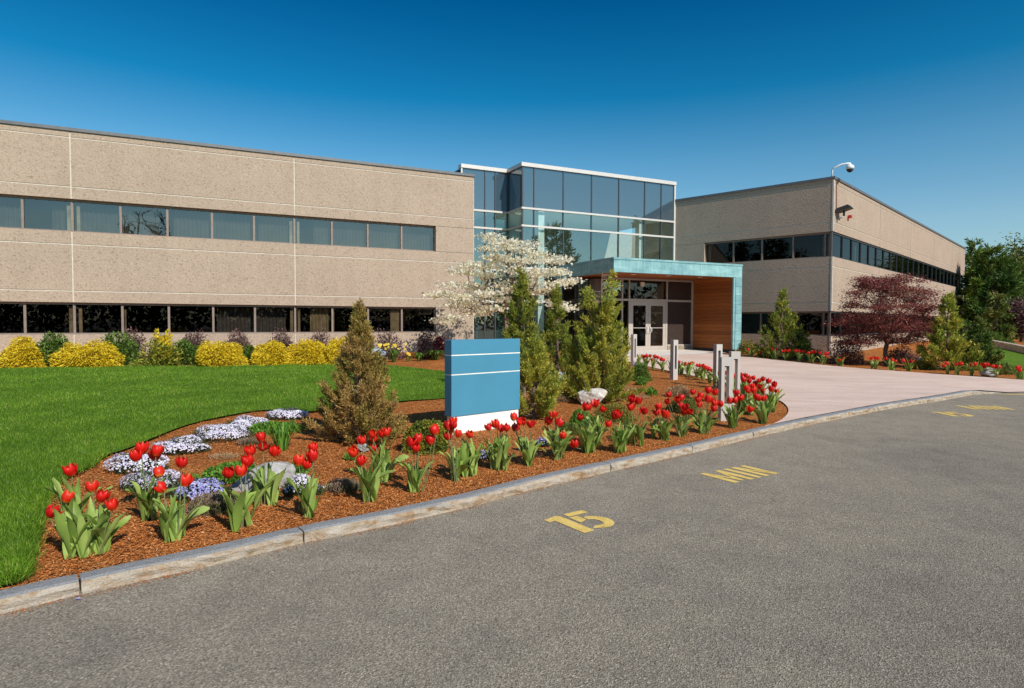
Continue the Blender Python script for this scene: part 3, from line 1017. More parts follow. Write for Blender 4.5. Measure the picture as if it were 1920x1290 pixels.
slats(FL, -9.6, -7.3, 0.55, HZ[8] + 0.03, HZ[7] - 0.05, 0.03, 0.12).build('blind', M['interior_grey'], LW)
for s in (-12.35, -9.72, -5.62, -2.95):
    g = Geo()
    FL.box(g, s - 0.02, s + 0.03, 0.26, 0.3, HZ[8] + 0.05, HZ[7] - 0.2)
    g.build('curtain', M['curtain'], LW)

# ---- right wing
HR = [h - 0.0935 for h in HZ]
base = np.array([CR[0], CR[1], 0.3])
RW = empty('office_wing', base, 'two storey tan aggregate office wing turned corner on, with wraparound windows, on the right', 'building')
gp, gj = Geo(), Geo()
bnd = bands(HR)
wall_panels(FRF, gp, gj, [-8.9, -0.0], bnd)
VR = [0.3, 7.3, 14.0, 20.7, 27.4, 33.05]
wall_panels(FRR, gp, gj, VR, bnd)
SF = -5.599
for z0, z1 in ((HR[4], HR[3]),):
    FRF.box(gp, -8.9, SF, 0.0, 0.3, z0 + 0.02, z1 - 0.02)
    FRF.box(gj, -8.88, SF - 0.02, 0.02, 0.28, z0 - 0.002, z1 + 0.002)
FRF.box(gp, -8.9, SF, 0.0, 0.3, HR[8] + 0.02, HR[7] - 0.02)
FRR.box(gp, 32.75, 33.05, 0.3, 12.0, 0.1, HR[0] - 0.09)
gp.build('wall', M['aggregate'], RW)
gj.build('joint', M['joint'], RW)
g = Geo()
for z0, z1 in ((0.2, HR[8]), (HR[7], HR[4]), (HR[3], HR[0] - 0.1)):
    g.hexa([FRR.P(-0.012, -0.012, z0 + 0.01), FRR.P(0.045, -0.012, z0 + 0.01), FRR.P(0.045, 0.05, z0 + 0.01), FRR.P(-0.012, 0.05, z0 + 0.01),
            FRR.P(-0.012, -0.012, z1 - 0.01), FRR.P(0.045, -0.012, z1 - 0.01), FRR.P(0.045, 0.05, z1 - 0.01), FRR.P(-0.012, 0.05, z1 - 0.01)])
g.build('corner_trim', M['joint'], RW)
g = Geo()
FRR.box(g, -0.05, 33.1, -0.05, 0.35, HR[0] - 0.10, HR[0])
FRF.box(g, -8.9, -0.35, -0.05, 0.35, HR[0] - 0.10, HR[0] - 0.001)
g.build('coping', M['coping'], RW)
g = Geo()
FRR.box(g, 0.36, 33.0, 0.36, 8.9, 7.0, 7.2)
g.build('roof', M['interior_grey'], RW)
EF = [SF, -4.241, -2.941, -1.61, -0.33, -0.13]
window_row(FRF, RW, EF, HR[4], HR[3], 'glass_dark')
window_row(FRF, RW, EF, HR[8], HR[7], 'glass_dark')
ER = [0.13] + [1.541 + 1.37 * i for i in range(0, 23)] + [32.7]
window_row(FRR, RW, ER, HR[4], HR[3], 'glass_long', 0.05, 'alu_dark', 0.009)
window_row(FRR, RW, ER, HR[8], HR[7], 'glass_long', 0.05, 'alu_dark', 0.009)
g = Geo()
for z0, z1 in ((HR[4], HR[3]), (HR[8], HR[7])):
    FRR.box(g, 0.05, 0.125, 0.05, 0.125, z0, z1)
g.build('corner_post', M['bronze'], RW)
g = Geo()
for z0, z1 in ((HR[4] - 0.75, HR[3] + 0.35), (HR[8] - 0.75, HR[7] + 0.35)):
    FRR.box(g, 0.32, 32.7, 0.32, 8.9, z0 - 0.1, z0)
    FRR.box(g, 0.32, 32.7, 0.32, 8.9, z1, z1 + 0.1)
    FRR.box(g, 4.5, 4.6, 0.9, 8.9, z0, z1)
    FRR.box(g, 4.6, 32.7, 4.0, 4.1, z0, z1)
    FRR.box(g, 0.32, 4.5, 6.2, 6.3, z0, z1)
g.build('interior', M['interior_dark'], RW)
for fr, s in ((FRF, -0.42), (FRF, -0.2), (FRF, -2.97), (FRF, -5.45), (FRR, 4.2), (FRR, 11.0), (FRR, 17.8)):
    for z0, z1 in ((HR[4], HR[3]), (HR[8], HR[7])):
        g = Geo()
        fr.box(g, s - 0.05, s + 0.05, 0.26, 0.30, z0 + 0.03, z1 - 0.16)
        g.build('curtain', M['curtain'], RW)
slats(FRF, -1.5, -0.6, 0.42, HR[4] + 0.03, HR[3] - 0.04, 0.03, 0.12).build('blind', M['interior_dark'], RW)

# ------------------------------------------------------------------ glass atrium between the wings
S0 = FL.s_at(979, 388.6)[0]
dr, on = FRF.t, FRF.n
# where the right wing's front wall meets the glass plane
den = FL.n @ dr
u = ((FL.o - CR) @ FL.n) / den
S1 = float((CR + dr * u - FL.o) @ FL.t) + 0.02
D_REC = 1.42
SL = FL.s_at(865, 320, D_REC)[0]
ZT, ZB1, ZB2, ZB3, ZB4, ZG = 8.51, 6.58, 5.83, 4.02, 2.60, 0.40
AT = empty('glass_atrium', FL.P(S0, 0, ZG), 'tall glass atrium with blue spandrel panels and pale metal bars between the two wings', 'building')
muls = [S0] + [FL.s_at(px, 400)[0] for px in (1001.5, 1056.5, 1109.5, 1160.5, 1209, 1240)] + [S1 - 0.02]
rec_m = [SL, FL.s_at(909.5, 400, D_REC)[0], FL.s_at(929, 400, D_REC)[0], S0]


def glazing(fr_pts, z0, z1, mat, name):
    (a, da), (b, db) = fr_pts
    g = Geo()
    g.add([FL.P(a, da, z0), FL.P(b, db, z0), FL.P(b, db, z1), FL.P(a, da, z1)], [(0, 1, 2, 3)])
    g.build(name, M[mat], AT)


V0, V1 = S0 + 2.38, S0 + 7.70    # vestibule
for a, b in zip(muls[:-1], muls[1:]):
    a2, b2 = a + 0.025, b - 0.025
    glazing(((a2, 0.03), (b2, 0.03)), ZB1 + 0.05, ZT - 0.15, 'glass_spandrel', 'spandrel_panel')
    for z0, z1 in ((ZB2, ZB1), (ZB3, ZB2)):
        glazing(((a2, 0.03), (b2, 0.03)), z0 + 0.05, z1 - 0.05, 'glass_atrium', 'pane')
    if b < V0 + 0.6:
        for z0, z1 in ((ZB4, ZB3), (ZG, ZB4)):
            glazing(((a2, 0.03), (b2, 0.03)), z0 + 0.05, z1 - 0.05, 'glass_atrium', 'pane')
for i, (a, b) in enumerate(zip(rec_m[:-1], rec_m[1:])):
    a2, b2 = a + 0.025, b - 0.03
    dd = D_REC + 0.03
    glazing(((a2, dd), (b2, dd)), ZB1 + 0.05, ZT - 0.15, 'glass_spandrel', 'spandrel_panel')
    for z0, z1 in ((ZB2, ZB1), (ZB3, ZB2), (ZB4, ZB3), (ZG, ZB4)):
        glazing(((a2, dd), (b2, dd)), z0 + 0.05, z1 - 0.05, 'glass_atrium', 'pane')
sd = S0 + 0.03
glazing(((sd, D_REC - 0.02), (sd, 0.06)), ZB1 + 0.05, ZT - 0.15, 'glass_spandrel', 'spandrel_panel')
for z0, z1 in ((ZB2, ZB1), (ZB3, ZB2), (ZB4, ZB3), (ZG, ZB4)):
    glazing(((sd, D_REC - 0.02), (sd, 0.06)), z0 + 0.05, z1 - 0.05, 'glass_atrium', 'pane')
for s in muls[1:-1]:
    g = Geo()
    FL.box(g, s - 0.025, s + 0.025, 0.0, 0.10, (3.55 if s > V0 + 0.3 else ZG), ZT - 0.15)
    g.build('mullion', M['alu_dark'], AT)
for s in rec_m[1:-1]:
    g = Geo()
    FL.box(g, s - 0.025, s + 0.025, D_REC, D_REC + 0.1, ZG, ZT - 0.15)
    g.build('mullion', M['alu_dark'], AT)
g = Geo()
FL.box(g, S0, S0 + 0.06, 0.0, 0.06, ZG, ZT - 0.15)
g.build('mullion', M['alu_dark'], AT)
g = Geo()
FL.box(g, S0 - 0.035, S0 + 0.035, D_REC - 0.01, D_REC + 0.09, ZG, ZT - 0.15)
g.build('mullion', M['alu_dark'], AT)
g = Geo()
FL.box(g, S1 - 0.10, S1 - 0.01, -0.03, 0.05, 3.0, ZT - 0.16)
g.build('corner_post', M['alu'], AT)
g = Geo()
FL.box(g, SL - 0.02, SL + 0.04, D_REC - 0.03, D_REC + 0.05, 7.0, ZT - 0.16)
g.build('corner_post', M['alu'], AT)
for z in (ZB1, ZB2, ZB3, ZB4):
    g = Geo()
    if z > ZB3 + 0.1:
        FL.box(g, S0 - 0.04, S1 - 0.11, -0.045, 0.02, z - 0.04, z + 0.04)
    else:
        FL.box(g, S0 - 0.04, V0, -0.045, 0.02, z - 0.04, z + 0.04)
    FL.box(g, S0 - 0.04, S0 + 0.02, 0.02, D_REC - 0.05, z - 0.04, z + 0.04)
    FL.box(g, SL + 0.05, S0 - 0.041, D_REC - 0.045, D_REC + 0.02, z - 0.04, z + 0.04)
    g.build('transom', M['alu'], AT)
g = Geo()
FL.box(g, S0 - 0.06, S1, -0.06, 0.3, ZT - 0.16, ZT)
FL.box(g, S0 - 0.06, S0 + 0.3, 0.3, D_REC + 0.3, ZT - 0.16, ZT)
FL.box(g, SL - 0.03, S0 - 0.061, D_REC - 0.06, D_REC + 0.3, ZT - 0.16, ZT)
g.build('coping', M['alu'], AT)
g = Geo()
FL.box(g, S0 + 0.3, S1 - 0.1, 0.3, 6.0, ZT - 0.25, ZT - 0.17)
FL.box(g, SL, S0 + 0.3, D_REC + 0.3, 6.0, ZT - 0.25, ZT - 0.17)
FL.box(g, SL - 0.02, SL + 0.03, D_REC + 0.32, 6.0, 7.0, ZT - 0.17)
FL.box(g, SL + 0.03, S1 - 0.1, 5.8, 6.0, 6.8, ZT - 0.26)
g.build('roof', M['interior_grey'], AT)
g = Geo()
FL.box(g, -0.35, S1 + 1.5, 5.0, 5.1, ZG, 6.7)
FL.box(g, S0 - 0.4, S0 - 0.3, D_REC + 0.6, 5.0, ZG, 6.7)
g.build('back_wall', M['atrium_wall'], AT)
g = Geo()
FL.box(g, S0 + 0.15, S1 - 0.3, 0.18, 5.0, 6.66, 6.76)
FL.box(g, 0.1, S0 + 0.14, D_REC + 0.18, 5.0, 6.66, 6.76)
g.build('ceiling', M['white_col'], AT)
g = Geo()
FL.box(g, S0 + 0.15, S1 - 0.3, 0.18, 5.0, ZB3 - 0.3, ZB3 + 0.02)
FL.box(g, 0.1, S0 + 0.14, D_REC + 0.18, 5.0, ZB3 - 0.3, ZB3 + 0.02)
FL.box(g, 0.1, S1 + 1.0, 0.2, 5.0, 0.2, ZG + 0.02)
g.build('floor_slab', M['cream'], AT)
for px in (1009, 1196, 1258):
    s = FL.s_at(px, 450, 0.45)[0]
    g = Geo()
    FL.box(g, s - 0.15, s + 0.15, 0.16, 0.46, ZG, 6.65)
    g.build('column', M['white_col'], AT)
for s_ in (0.55, 1.0):
    g = Geo()
    FL.box(g, s_ - 0.07, s_ + 0.07, D_REC + 0.5, D_REC + 0.64, ZG, 3.7)
    g.build('column', M['alu_dark'], AT)

# ------------------------------------------------------------------ entrance vestibule
DV = -2.05
VE = empty('entrance_vestibule', FL.P((V0 + V1) / 2, DV, 0.40), 'glazed entrance vestibule under the copper canopy, bronze panels beside its doors', 'entrance')
sv = lambda px: FL.s_at(px, 600, DV)[0]
a_col, b_col, s_m1, s_d0, s_d1, s_r = sv(1115), sv(1131), sv(1167), sv(1181), sv(1249.5), sv(1300)
s_r = min(s_r, V1 - 0.01)
zh0, zh1, zt = 2.62, 2.71, 3.52
zg = 0.392
g = Geo()
FL.box(g, a_col, b_col, DV, DV + 0.35, zg, zt)
g.build('column', M['bronze'], VE)
g = Geo()
for s in (s_m1, s_d0 - 0.03, s_d1 + 0.03):
    FL.box(g, s - 0.03, s + 0.03, DV, DV + 0.12, zg, zt)
FL.box(g, s_r - 0.09, s_r - 0.005, DV - 0.03, DV + 0.12, zg, zt)
FL.box(g, b_col, s_d0 - 0.06, DV - 0.01, DV + 0.1, zh0, zh1)
FL.box(g, s_d0, s_d1, DV - 0.012, DV + 0.1, zh0 - 0.02, zh1 + 0.01)
FL.box(g, s_d1 + 0.06, s_r - 0.09, DV - 0.01, DV + 0.1, zh0, zh1)
FL.box(g, b_col, s_r, DV + 0.004, DV + 0.14, zt, zt + 0.08)
FL.box(g, s_d1 + 0.06, s_r - 0.09, DV - 0.012, DV + 0.1, zg + 0.27, zg + 0.33)
FL.box(g, b_col, s_m1 - 0.03, DV - 0.012, DV + 0.1, zg + 0.33, zg + 0.38)
g.build('frame', M['alu_warm'], VE)


def vquad(name, s0, s1, z0, z1, mat, d=DV + 0.05, parent=VE):
    g = Geo()
    g.add([FL.P(s0, d, z0), FL.P(s1, d, z0), FL.P(s1, d, z1), FL.P(s0, d, z1)], [(0, 1, 2, 3)])
    return g.build(name, M[mat], parent)


vquad('pane', b_col, s_m1 - 0.03, zg + 0.38, zh0, 'glass_dark')
vquad('pane', b_col, s_m1 - 0.03, zh1, zt, 'glass_atrium')
vquad('pane', s_m1 + 0.03, s_d0 - 0.06, zg + 0.02, zh0, 'glass_dark')
vquad('pane', s_m1 + 0.03, s_d0 - 0.06, zh1, zt, 'glass_dark')
vquad('pane', s_d0, s_d1, zh1 + 0.01, zt, 'glass_door')
for z0, z1 in ((zg + 0.33, zh0), (zh1, zt)):
    g = Geo()
    FL.box(g, s_d1 + 0.065, s_r - 0.095, DV + 0.03, DV + 0.08, z0 + 0.003, z1 - 0.003)
    g.build('bronze_panel', M['bronze_panel'], VE)
g = Geo()
FL.box(g, s_d1 + 0.06, s_r - 0.09, DV - 0.03, DV + 0.1, zg - 0.1, zg + 0.268)
FL.box(g, b_col, s_m1 - 0.031, DV - 0.03, DV + 0.1, zg - 0.1, zg + 0.328)
FL.box(g, V0, V0 + 0.1, DV + 0.36, -0.06, zg - 0.1, zg + 0.3)
g.build('stone_base', M['stone_base'], VE)
g = Geo()
for d0 in (DV + 0.55, -1.0, -0.5):
    FL.box(g, V0, V0 + 0.10, d0, d0 + 0.07, zg + 0.3, zt)
FL.box(g, V0 + 0.01, V0 + 0.09, DV + 0.35, -0.06, zh0, zh1)
g.build('side_frame', M['bronze'], VE)
g = Geo()
for z0, z1 in ((zg + 0.3, zh0), (zh1, zt)):
    g.add([FL.P(V0 + 0.05, -0.06, z0), FL.P(V0 + 0.05, DV + 0.36, z0), FL.P(V0 + 0.05, DV + 0.36, z1), FL.P(V0 + 0.05, -0.06, z1)], [(0, 1, 2, 3)])
g.build('pane', M['glass_atrium'], VE)
g = Geo()
FL.box(g, V0 + 0.12, V1 - 0.05, DV + 0.15, 0.15, 0.3, zg + 0.005)
g.build('floor', M['carpet'], VE)
g = Geo()
FL.box(g, s_d0 - 0.6, V1 - 0.05, 0.9, 1.0, zg + 0.02, 3.7)
FL.box(g, s_d0 - 0.62, s_d0 - 0.6, DV + 0.2, 0.9, zg + 0.02, 3.7)
g.build('inner_wall', M['interior_dark'], VE)
g = Geo()
sm = (s_d0 + s_d1) / 2
for k, (a, b) in enumerate(((s_d0 + 0.05, sm - 0.004), (sm + 0.004, s_d1 - 0.05))):
    g = Geo()
    zb, ztp = zg + 0.015, zh0 - 0.06
    FL.box(g, a, a + 0.13, DV + 0.01, DV + 0.07, zb, ztp)
    FL.box(g, b - 0.13, b, DV + 0.01, DV + 0.07, zb, ztp)
    FL.box(g, a + 0.13, b - 0.13, DV + 0.012, DV + 0.068, ztp - 0.13, ztp)
    FL.box(g, a + 0.13, b - 0.13, DV + 0.012, DV + 0.068, zb, zb + 0.26)
    d_ = g.build('door', M['alu_warm'], VE)
    vquad('pane', a + 0.13, b - 0.13, zb + 0.26, ztp - 0.13, 'glass_door', DV + 0.04, d_)
    g = Geo()
    FL.box(g, a + 0.13, b - 0.13, DV - 0.005, DV + 0.01, zb + 1.04, zb + 1.07)
    g.build('push_bar', M['alu_warm'], d_)
    hs = (b - 0.06) if k == 0 else (a + 0.06)
    g = Geo()
    hp = [FL.P(hs, DV + 0.01, zb + 0.82), FL.P(hs, DV - 0.07, zb + 0.84), FL.P(hs + (0.05 if k else -0.03), DV - 0.09, zb + 0.9), FL.P(hs + (0.05 if k else -0.03), DV - 0.09, zb + 1.02), FL.P(hs, DV - 0.07, zb + 1.08), FL.P(hs, DV + 0.01, zb + 1.10)]
    g.tube(hp, 0.018, 6)
    g.build('handle', M['white_plastic'], d_)
g = Geo()
FL.box(g, s_d0, s_d0 + 0.048, DV, DV + 0.08, zg, zh0 - 0.03)
FL.box(g, s_d1 - 0.048, s_d1, DV, DV + 0.08, zg, zh0 - 0.03)
FL.box(g, s_d0 + 0.048, s_d1 - 0.048, DV + 0.001, DV + 0.08, zh0 - 0.058, zh0 - 0.022)
g.build('door_frame', M['alu_warm'], VE)
g = Geo()
sg = sv(1202)
FL.box(g, sg - 0.09, sg + 0.09, DV - 0.10, DV - 0.02, 3.26, 3.44)
ex = g.build('door_closer_box', M['cream'], VE)

# ------------------------------------------------------------------ copper canopy
DC = -4.5
C0, C1 = S0 + 1.58, S0 + 8.13
ZC0, ZC1 = 3.60, 4.15
CA = empty('entrance_canopy', FL.P((C0 + C1) / 2, DC, 0.33), 'flat entrance canopy of green patinated copper folding down into a cedar lined side wall', 'canopy')
g = Geo()
cuts_ = [FL.s_at(px, 500, DC)[0] for px in (1206, 1314)]
ed = [C0] + cuts_ + [C1]
for a, b in zip(ed[:-1], ed[1:]):
    FL.box(g, a + 0.004, b - 0.004, DC, DC + 0.12, ZC0, ZC1 - 0.085)
g.build('front_fascia', M['copper'], CA)
g = Geo()
FL.box(g, C0 - 0.015, C1 + 0.015, DC - 0.02, DC + 0.14, ZC1 - 0.08, ZC1)
FL.box(g, C0 - 0.015, C0 + 0.14, DC + 0.14, -0.03, ZC1 - 0.08, ZC1)
g.build('drip_edge', M['copper'], CA)
g = Geo()
for a, b in ((DC + 0.122, DC + 1.6), (DC + 1.6, DC + 3.0), (DC + 3.0, -0.05)):
    FL.box(g, C0, C0 + 0.12, a + 0.004, b - 0.004, ZC0, ZC1 - 0.085)
g.build('side_fascia', M['copper'], CA)
g = Geo()
FL.box(g, C0 + 0.12, C1, DC + 0.125, -0.04, ZC1 - 0.2, ZC1 - 0.05)
g.build('roof', M['copper'], CA)
g = Geo()
n = 22
for i in range(n):
    d0 = DC + 0.125 + (4.38) * i / n
    FL.box(g, C0 + 0.13, C1 - 0.46, d0 + 0.002, d0 + 4.38 / n - 0.002, ZC0 + 0.015, ZC0 + 0.05)
g.build('soffit', M['cedar'], CA)
for px, py in ((1188, 514.5), (1253, 517.2), (1313, 519.8)):
    w = onz(px, py, ZC0 + 0.012)
    p = np.array([w[0], w[1]])
    g = Geo()
    k = 16
    ring = [(p[0] + 0.11 * cos(2 * pi * i / k), p[1] + 0.11 * sin(2 * pi * i / k)) for i in range(k)]
    g.add([(x, y, ZC0 + 0.004) for x, y in ring] + [(x, y, ZC0 + 0.014) for x, y in ring], [list(range(k))[::-1]] + [[i, (i + 1) % k, k + (i + 1) % k, k + i] for i in range(k)])
    g.build('downlight', M['lamp_glass'], CA)
# cedar side wall, its copper face and base
zwb = 0.57
g = Geo()
n = 20
for i in range(n):
    z0 = zwb + (ZC0 + 0.01 - zwb) * i / n
    z1 = zwb + (ZC0 + 0.01 - zwb) * (i + 1) / n
    FL.box(g, C1 - 0.455, C1 - 0.40, DC + 0.10, DV - 0.005, z0 + 0.003, z1 - 0.003)
g.build('cedar_wall', M['cedar'], CA)
g = Geo()
FL.box(g, C1 - 0.455, C1 - 0.355, DC + 0.02, DC + 0.10, zwb, ZC0)
g.build('edge_trim', M['copper'], CA)
g = Geo()
n = 8
for i in range(n):
    z0 = zwb + (ZC0 - zwb) * i / n
    z1 = zwb + (ZC0 - zwb) * (i + 1) / n
    FL.box(g, C1 - 0.35, C1, DC, DC + 0.12, z0 + 0.004, z1 - (0.004 if i < n - 1 else 0.002))
    FL.box(g, C1 - 0.10, C1, DC + 0.122, -0.4, z0 + 0.004, z1 - 0.004)
FL.box(g, C1 - 0.10, C1, DC + 0.122, -0.4, ZC0, ZC1 - 0.09)
g.build('copper_post', M['copper'], CA)
g = Geo()
FL.box(g, C1 - 0.41, C1 - 0.11, DC + 0.11, -0.4, 0.2, zwb - 0.002)
g.build('slate_base', M['slate_base'], CA)
g = Geo()
FL.box(g, C1 - 0.33, C1 - 0.06, DC + 0.015, DC + 0.108, 0.2, zwb - 0.003)
g.build('stone_foot', M['stone_base'], CA)

# bright slab in front of the doors
slab = [FL.P(S0 + 1.9, DV - 0.0, 0), FL.P(C1 - 0.42, DV - 0.0, 0), FL.P(C1 - 0.42, DC + 0.3, 0), FL.P(S0 + 3.2, DC - 0.15, 0), FL.P(S0 + 1.9, DC + 0.6, 0)]
tag(sheet('entry_paving', slab, 0.5, 0.018, M['entry_slab']), kind='structure')

# ------------------------------------------------------------------ things fixed to the right wing
cz = HR[0]
mp = FRR.P(0.06, 0.10, 0)
CM = empty('security_camera', (mp[0], mp[1], cz), 'white dome security camera hanging from a curved mast on the roof corner', 'camera')
g = Geo()
up = np.array([0, 0, 1.0])
dirm = np.array([0.86, 0.5, 0.0]) * 0.0 + np.array([0.97, -0.24, 0])
b0 = np.array([mp[0], mp[1], cz - 0.02])
pts = [b0, b0 + up * 0.30, b0 + up * 0.38 + dirm * 0.05, b0 + up * 0.50 + dirm * 0.33, b0 + up * 0.53 + dirm * 0.5, b0 + up * 0.535 + dirm * 0.66]
g.tube(pts, 0.035, 8)
g.build('mast', M['white_plastic'], CM, smooth=True)
hc = pts[-1] + np.array([0, 0, -0.17])


def lathe(c, prof, k=16):
    g = Geo()
    for r, z in prof:
        for j in range(k):
            g.v.append((c[0] + r * cos(2 * pi * j / k), c[1] + r * sin(2 * pi * j / k), c[2] + z))
    for i in range(len(prof) - 1):
        for j in range(k):
            g.f.append([i * k + j, i * k + (j + 1) % k, (i + 1) * k + (j + 1) % k, (i + 1) * k + j])
    g.f.append(list(range(k))[::-1])
    g.f.append([(len(prof) - 1) * k + j for j in range(k)])
    return g


lathe(hc, [(0.15, -0.07), (0.16, 0.0), (0.145, 0.06), (0.08, 0.11), (0.04, 0.14), (0.036, 0.19)]).build('housing', M['white_plastic'], CM, smooth=True)
lathe(hc, [(0.02, -0.20), (0.075, -0.175), (0.115, -0.13), (0.13, -0.072)]).build('dome', M['black_metal'], CM, smooth=True)

fp = onplane(1568, 408, FRR.P(0, 0, 0)[:2], FRR.n)
FLD = empty('floodlight', fp, 'black rectangular floodlight on a grey arm at the upper corner of the right wing', 'light')
out = -FRR.n
al = FRR.t
g = Geo()
q0 = fp + np.array([*(out * 0.0), 0])
ptsa = [fp + np.array([*(al * 0.05), -0.02]), fp + np.array([*(out * 0.18 + al * 0.05), -0.02]), fp + np.array([*(out * 0.26 + al * 0.1), 0.05])]
g.tube(ptsa, 0.03, 8)
g.build('arm', M['grey_metal'], FLD, smooth=True)
g = Geo()
g.tube([ptsa[-1], ptsa[-1] + np.array([0, 0, 0.22])], 0.045, 8)
g.build('knuckle', M['black_metal'], FLD)
hc2 = ptsa[-1] + np.array([0, 0, 0.30])
fwd = np.array([*(out * 0.95 + al * 0.25), 0.30])
fwd /= np.linalg.norm(fwd)
rt = np.array([*al, 0.0])
upv = np.cross(rt, fwd)
if upv[2] < 0:
    upv = -upv
g = Geo()


def obox(g, c, ax, ay, az, hx, hy, hz, taper=1.0):
    cs = []
    for sz, tp in ((-1, 1.0), (1, taper)):
        for sx, sy in ((-1, -1), (1, -1), (1, 1), (-1, 1)):
            cs.append(c + ax * sx * hx * tp + ay * sy * hy * tp + az * sz * hz)
    g.hexa(cs)


obox(g, hc2, rt, fwd, upv, 0.27, 0.27, 0.075, 0.78)
g.build('housing', M['black_metal'], FLD)
g = Geo()
obox(g, hc2 - upv * 0.08, rt, fwd, upv, 0.24, 0.24, 0.008)
g.build('lens', M['interior_grey'], FLD)
g = Geo()
cp = onplane(1567.5, 340, FRR.P(0, 0, 0)[:2], FRR.n)
cq = onplane(1567.5, 398, FRR.P(0, 0, 0)[:2], FRR.n)
o3 = np.array([*(out * 0.02), 0])
g.tube([cp + o3, cq + o3], 0.014, 6)
tag(g.build('conduit', M['red_pipe']), 'thin rust red conduit running down from the roof edge to the floodlight', 'conduit')
sp_ = onplane(1590, 406.5, FRR.P(0, 0, 0)[:2], FRR.n)
STB = empty('alarm_beacon', sp_, 'small red alarm beacon on the wall beside the floodlight', 'alarm')
g = Geo()
c_ = sp_ + np.array([*(out * 0.08), 0])
obox(g, c_, np.array([*al, 0]), np.array([*out, 0]), up, 0.09, 0.08, 0.06, 0.85)
g.build('body', M['red_plastic'], STB, bevel=0.015)
g = Geo()
obox(g, sp_ + np.array([*(out * 0.03 - al * 0.08), -0.10]), np.array([*al, 0]), np.array([*out, 0]), up, 0.015, 0.025, 0.06)
g.build('bracket', M['red_plastic'], STB)

# ------------------------------------------------------------------ monument sign
sgp = np.array([-0.83, 8.54])
SA = radians(41.2)
FS = Frame(sgp, SA)
SW = 1.265
zb_ = float(T(*sgp))
SG = empty('monument_sign', (sgp[0], sgp[1], zb_), 'blank blue slab sign with two pale stripes on a white plinth', 'sign')
g = Geo()
zs = [0.388, 0.962, 0.974, 1.232, 1.244, 1.450]
for z0, z1 in ((zs[0], zs[1]), (zs[2], zs[3]), (zs[4], zs[5])):
    FS.box(g, 0, SW, 0, 0.165, z0, z1)
g.build('panel', M['sign_blue'], SG, bevel=0.004)
for z0, z1 in ((zs[1], zs[2]), (zs[3], zs[4])):
    g = Geo()
    FS.box(g, 0.001, SW - 0.001, 0.001, 0.164, z0 - 0.001, z1 + 0.001)
    g.build('stripe', M['sign_line'], SG)
g = Geo()
FS.box(g, 0.03, SW - 0.015, 0.015, 0.15, 0.03, zs[0] - 0.002)
g.build('plinth', M['sign_base'], SG, bevel=0.004)

# ------------------------------------------------------------------ bollards
def bollard(px, py, h, w, rz, label):
    p = G(px, py)
    o = empty('bollard_light', p, label, 'bollard', 'slotted metal bollards at the paving edge', rz)
    g = Geo()
    dp, sl = w * 0.60, w * 0.42
    z0, z1 = h * 0.26, h * 0.86

    def bx(x0, x1, za, zb):
        g.hexa([(x0, -dp / 2, za), (x1, -dp / 2, za), (x1, dp / 2, za), (x0, dp / 2, za), (x0, -dp / 2, zb), (x1, -dp / 2, zb), (x1, dp / 2, zb), (x0, dp / 2, zb)])
    bx(-w / 2, w / 2, -0.08, z0)
    bx(-w / 2, -sl / 2, z0, z1)
    bx(sl / 2, w / 2, z0, z1)
    bx(-w / 2, w / 2, z1, h)
    b = g.build('post', M['bollard'], o, local=True)
    md = b.modifiers.new('weld', 'WELD')
    g = Geo()
    g.hexa([(-sl / 2 + 0.004, -dp / 2 + 0.02, z1 - 0.02), (sl / 2 - 0.004, -dp / 2 + 0.02, z1 - 0.02), (sl / 2 - 0.004, dp / 2 - 0.02, z1 - 0.02), (-sl / 2 + 0.004, dp / 2 - 0.02, z1 - 0.02),
            (-sl / 2 + 0.004, -dp / 2 + 0.02, z1 - 0.002), (sl / 2 - 0.004, -dp / 2 + 0.02, z1 - 0.002), (sl / 2 - 0.004, dp / 2 - 0.02, z1 - 0.002), (-sl / 2 + 0.004, dp / 2 - 0.02, z1 - 0.002)])
    g.build('lamp', M['black_metal'], o, local=True)
    return o


bollard(1359, 787, 1.03, 0.185, 0.10, 'nearest grey slotted bollard standing among the kerbside tulips')
bollard(1376, 758, 1.02, 0.185, 0.12, 'grey slotted bollard behind and to the right of the nearest one')
bollard(1345, 727, 1.02, 0.18, 0.45, 'grey slotted bollard showing its shaded side, left of the paired posts')
bollard(1263.5, 711, 1.03, 0.18, 0.62, 'lone grey slotted bollard standing on open mulch in front of the doors')
bollard(1188, 686, 1.02, 0.18, 0.75, 'farthest grey slotted bollard, half hidden by the large juniper near the doors')
# @@PART3@@
# ------------------------------------------------------------------ plant builders
def pxm(px, Y):
    return px * Y / F


SHAPES = {
    'broad': [(0, 0.80), (0.12, 1.0), (0.3, 0.82), (0.5, 0.54), (0.7, 0.28), (0.85, 0.12), (1, 0.02)],
    'cone': [(0, 0.95), (0.1, 1.0), (0.35, 0.74), (0.6, 0.42), (0.8, 0.18), (1, 0.02)],
    'column': [(0, 0.65), (0.15, 0.95), (0.4, 1.0), (0.7, 0.78), (0.88, 0.36), (1, 0.03)],
    'flare': [(0, 0.55), (0.15, 0.85), (0.35, 1.0), (0.55, 0.85), (0.75, 0.5), (0.9, 0.22), (1, 0.05)],
    'pine': [(0, 0.7), (0.15, 1.0), (0.35, 0.95), (0.6, 0.8), (0.8, 0.5), (0.93, 0.24), (1, 0.05)],
}


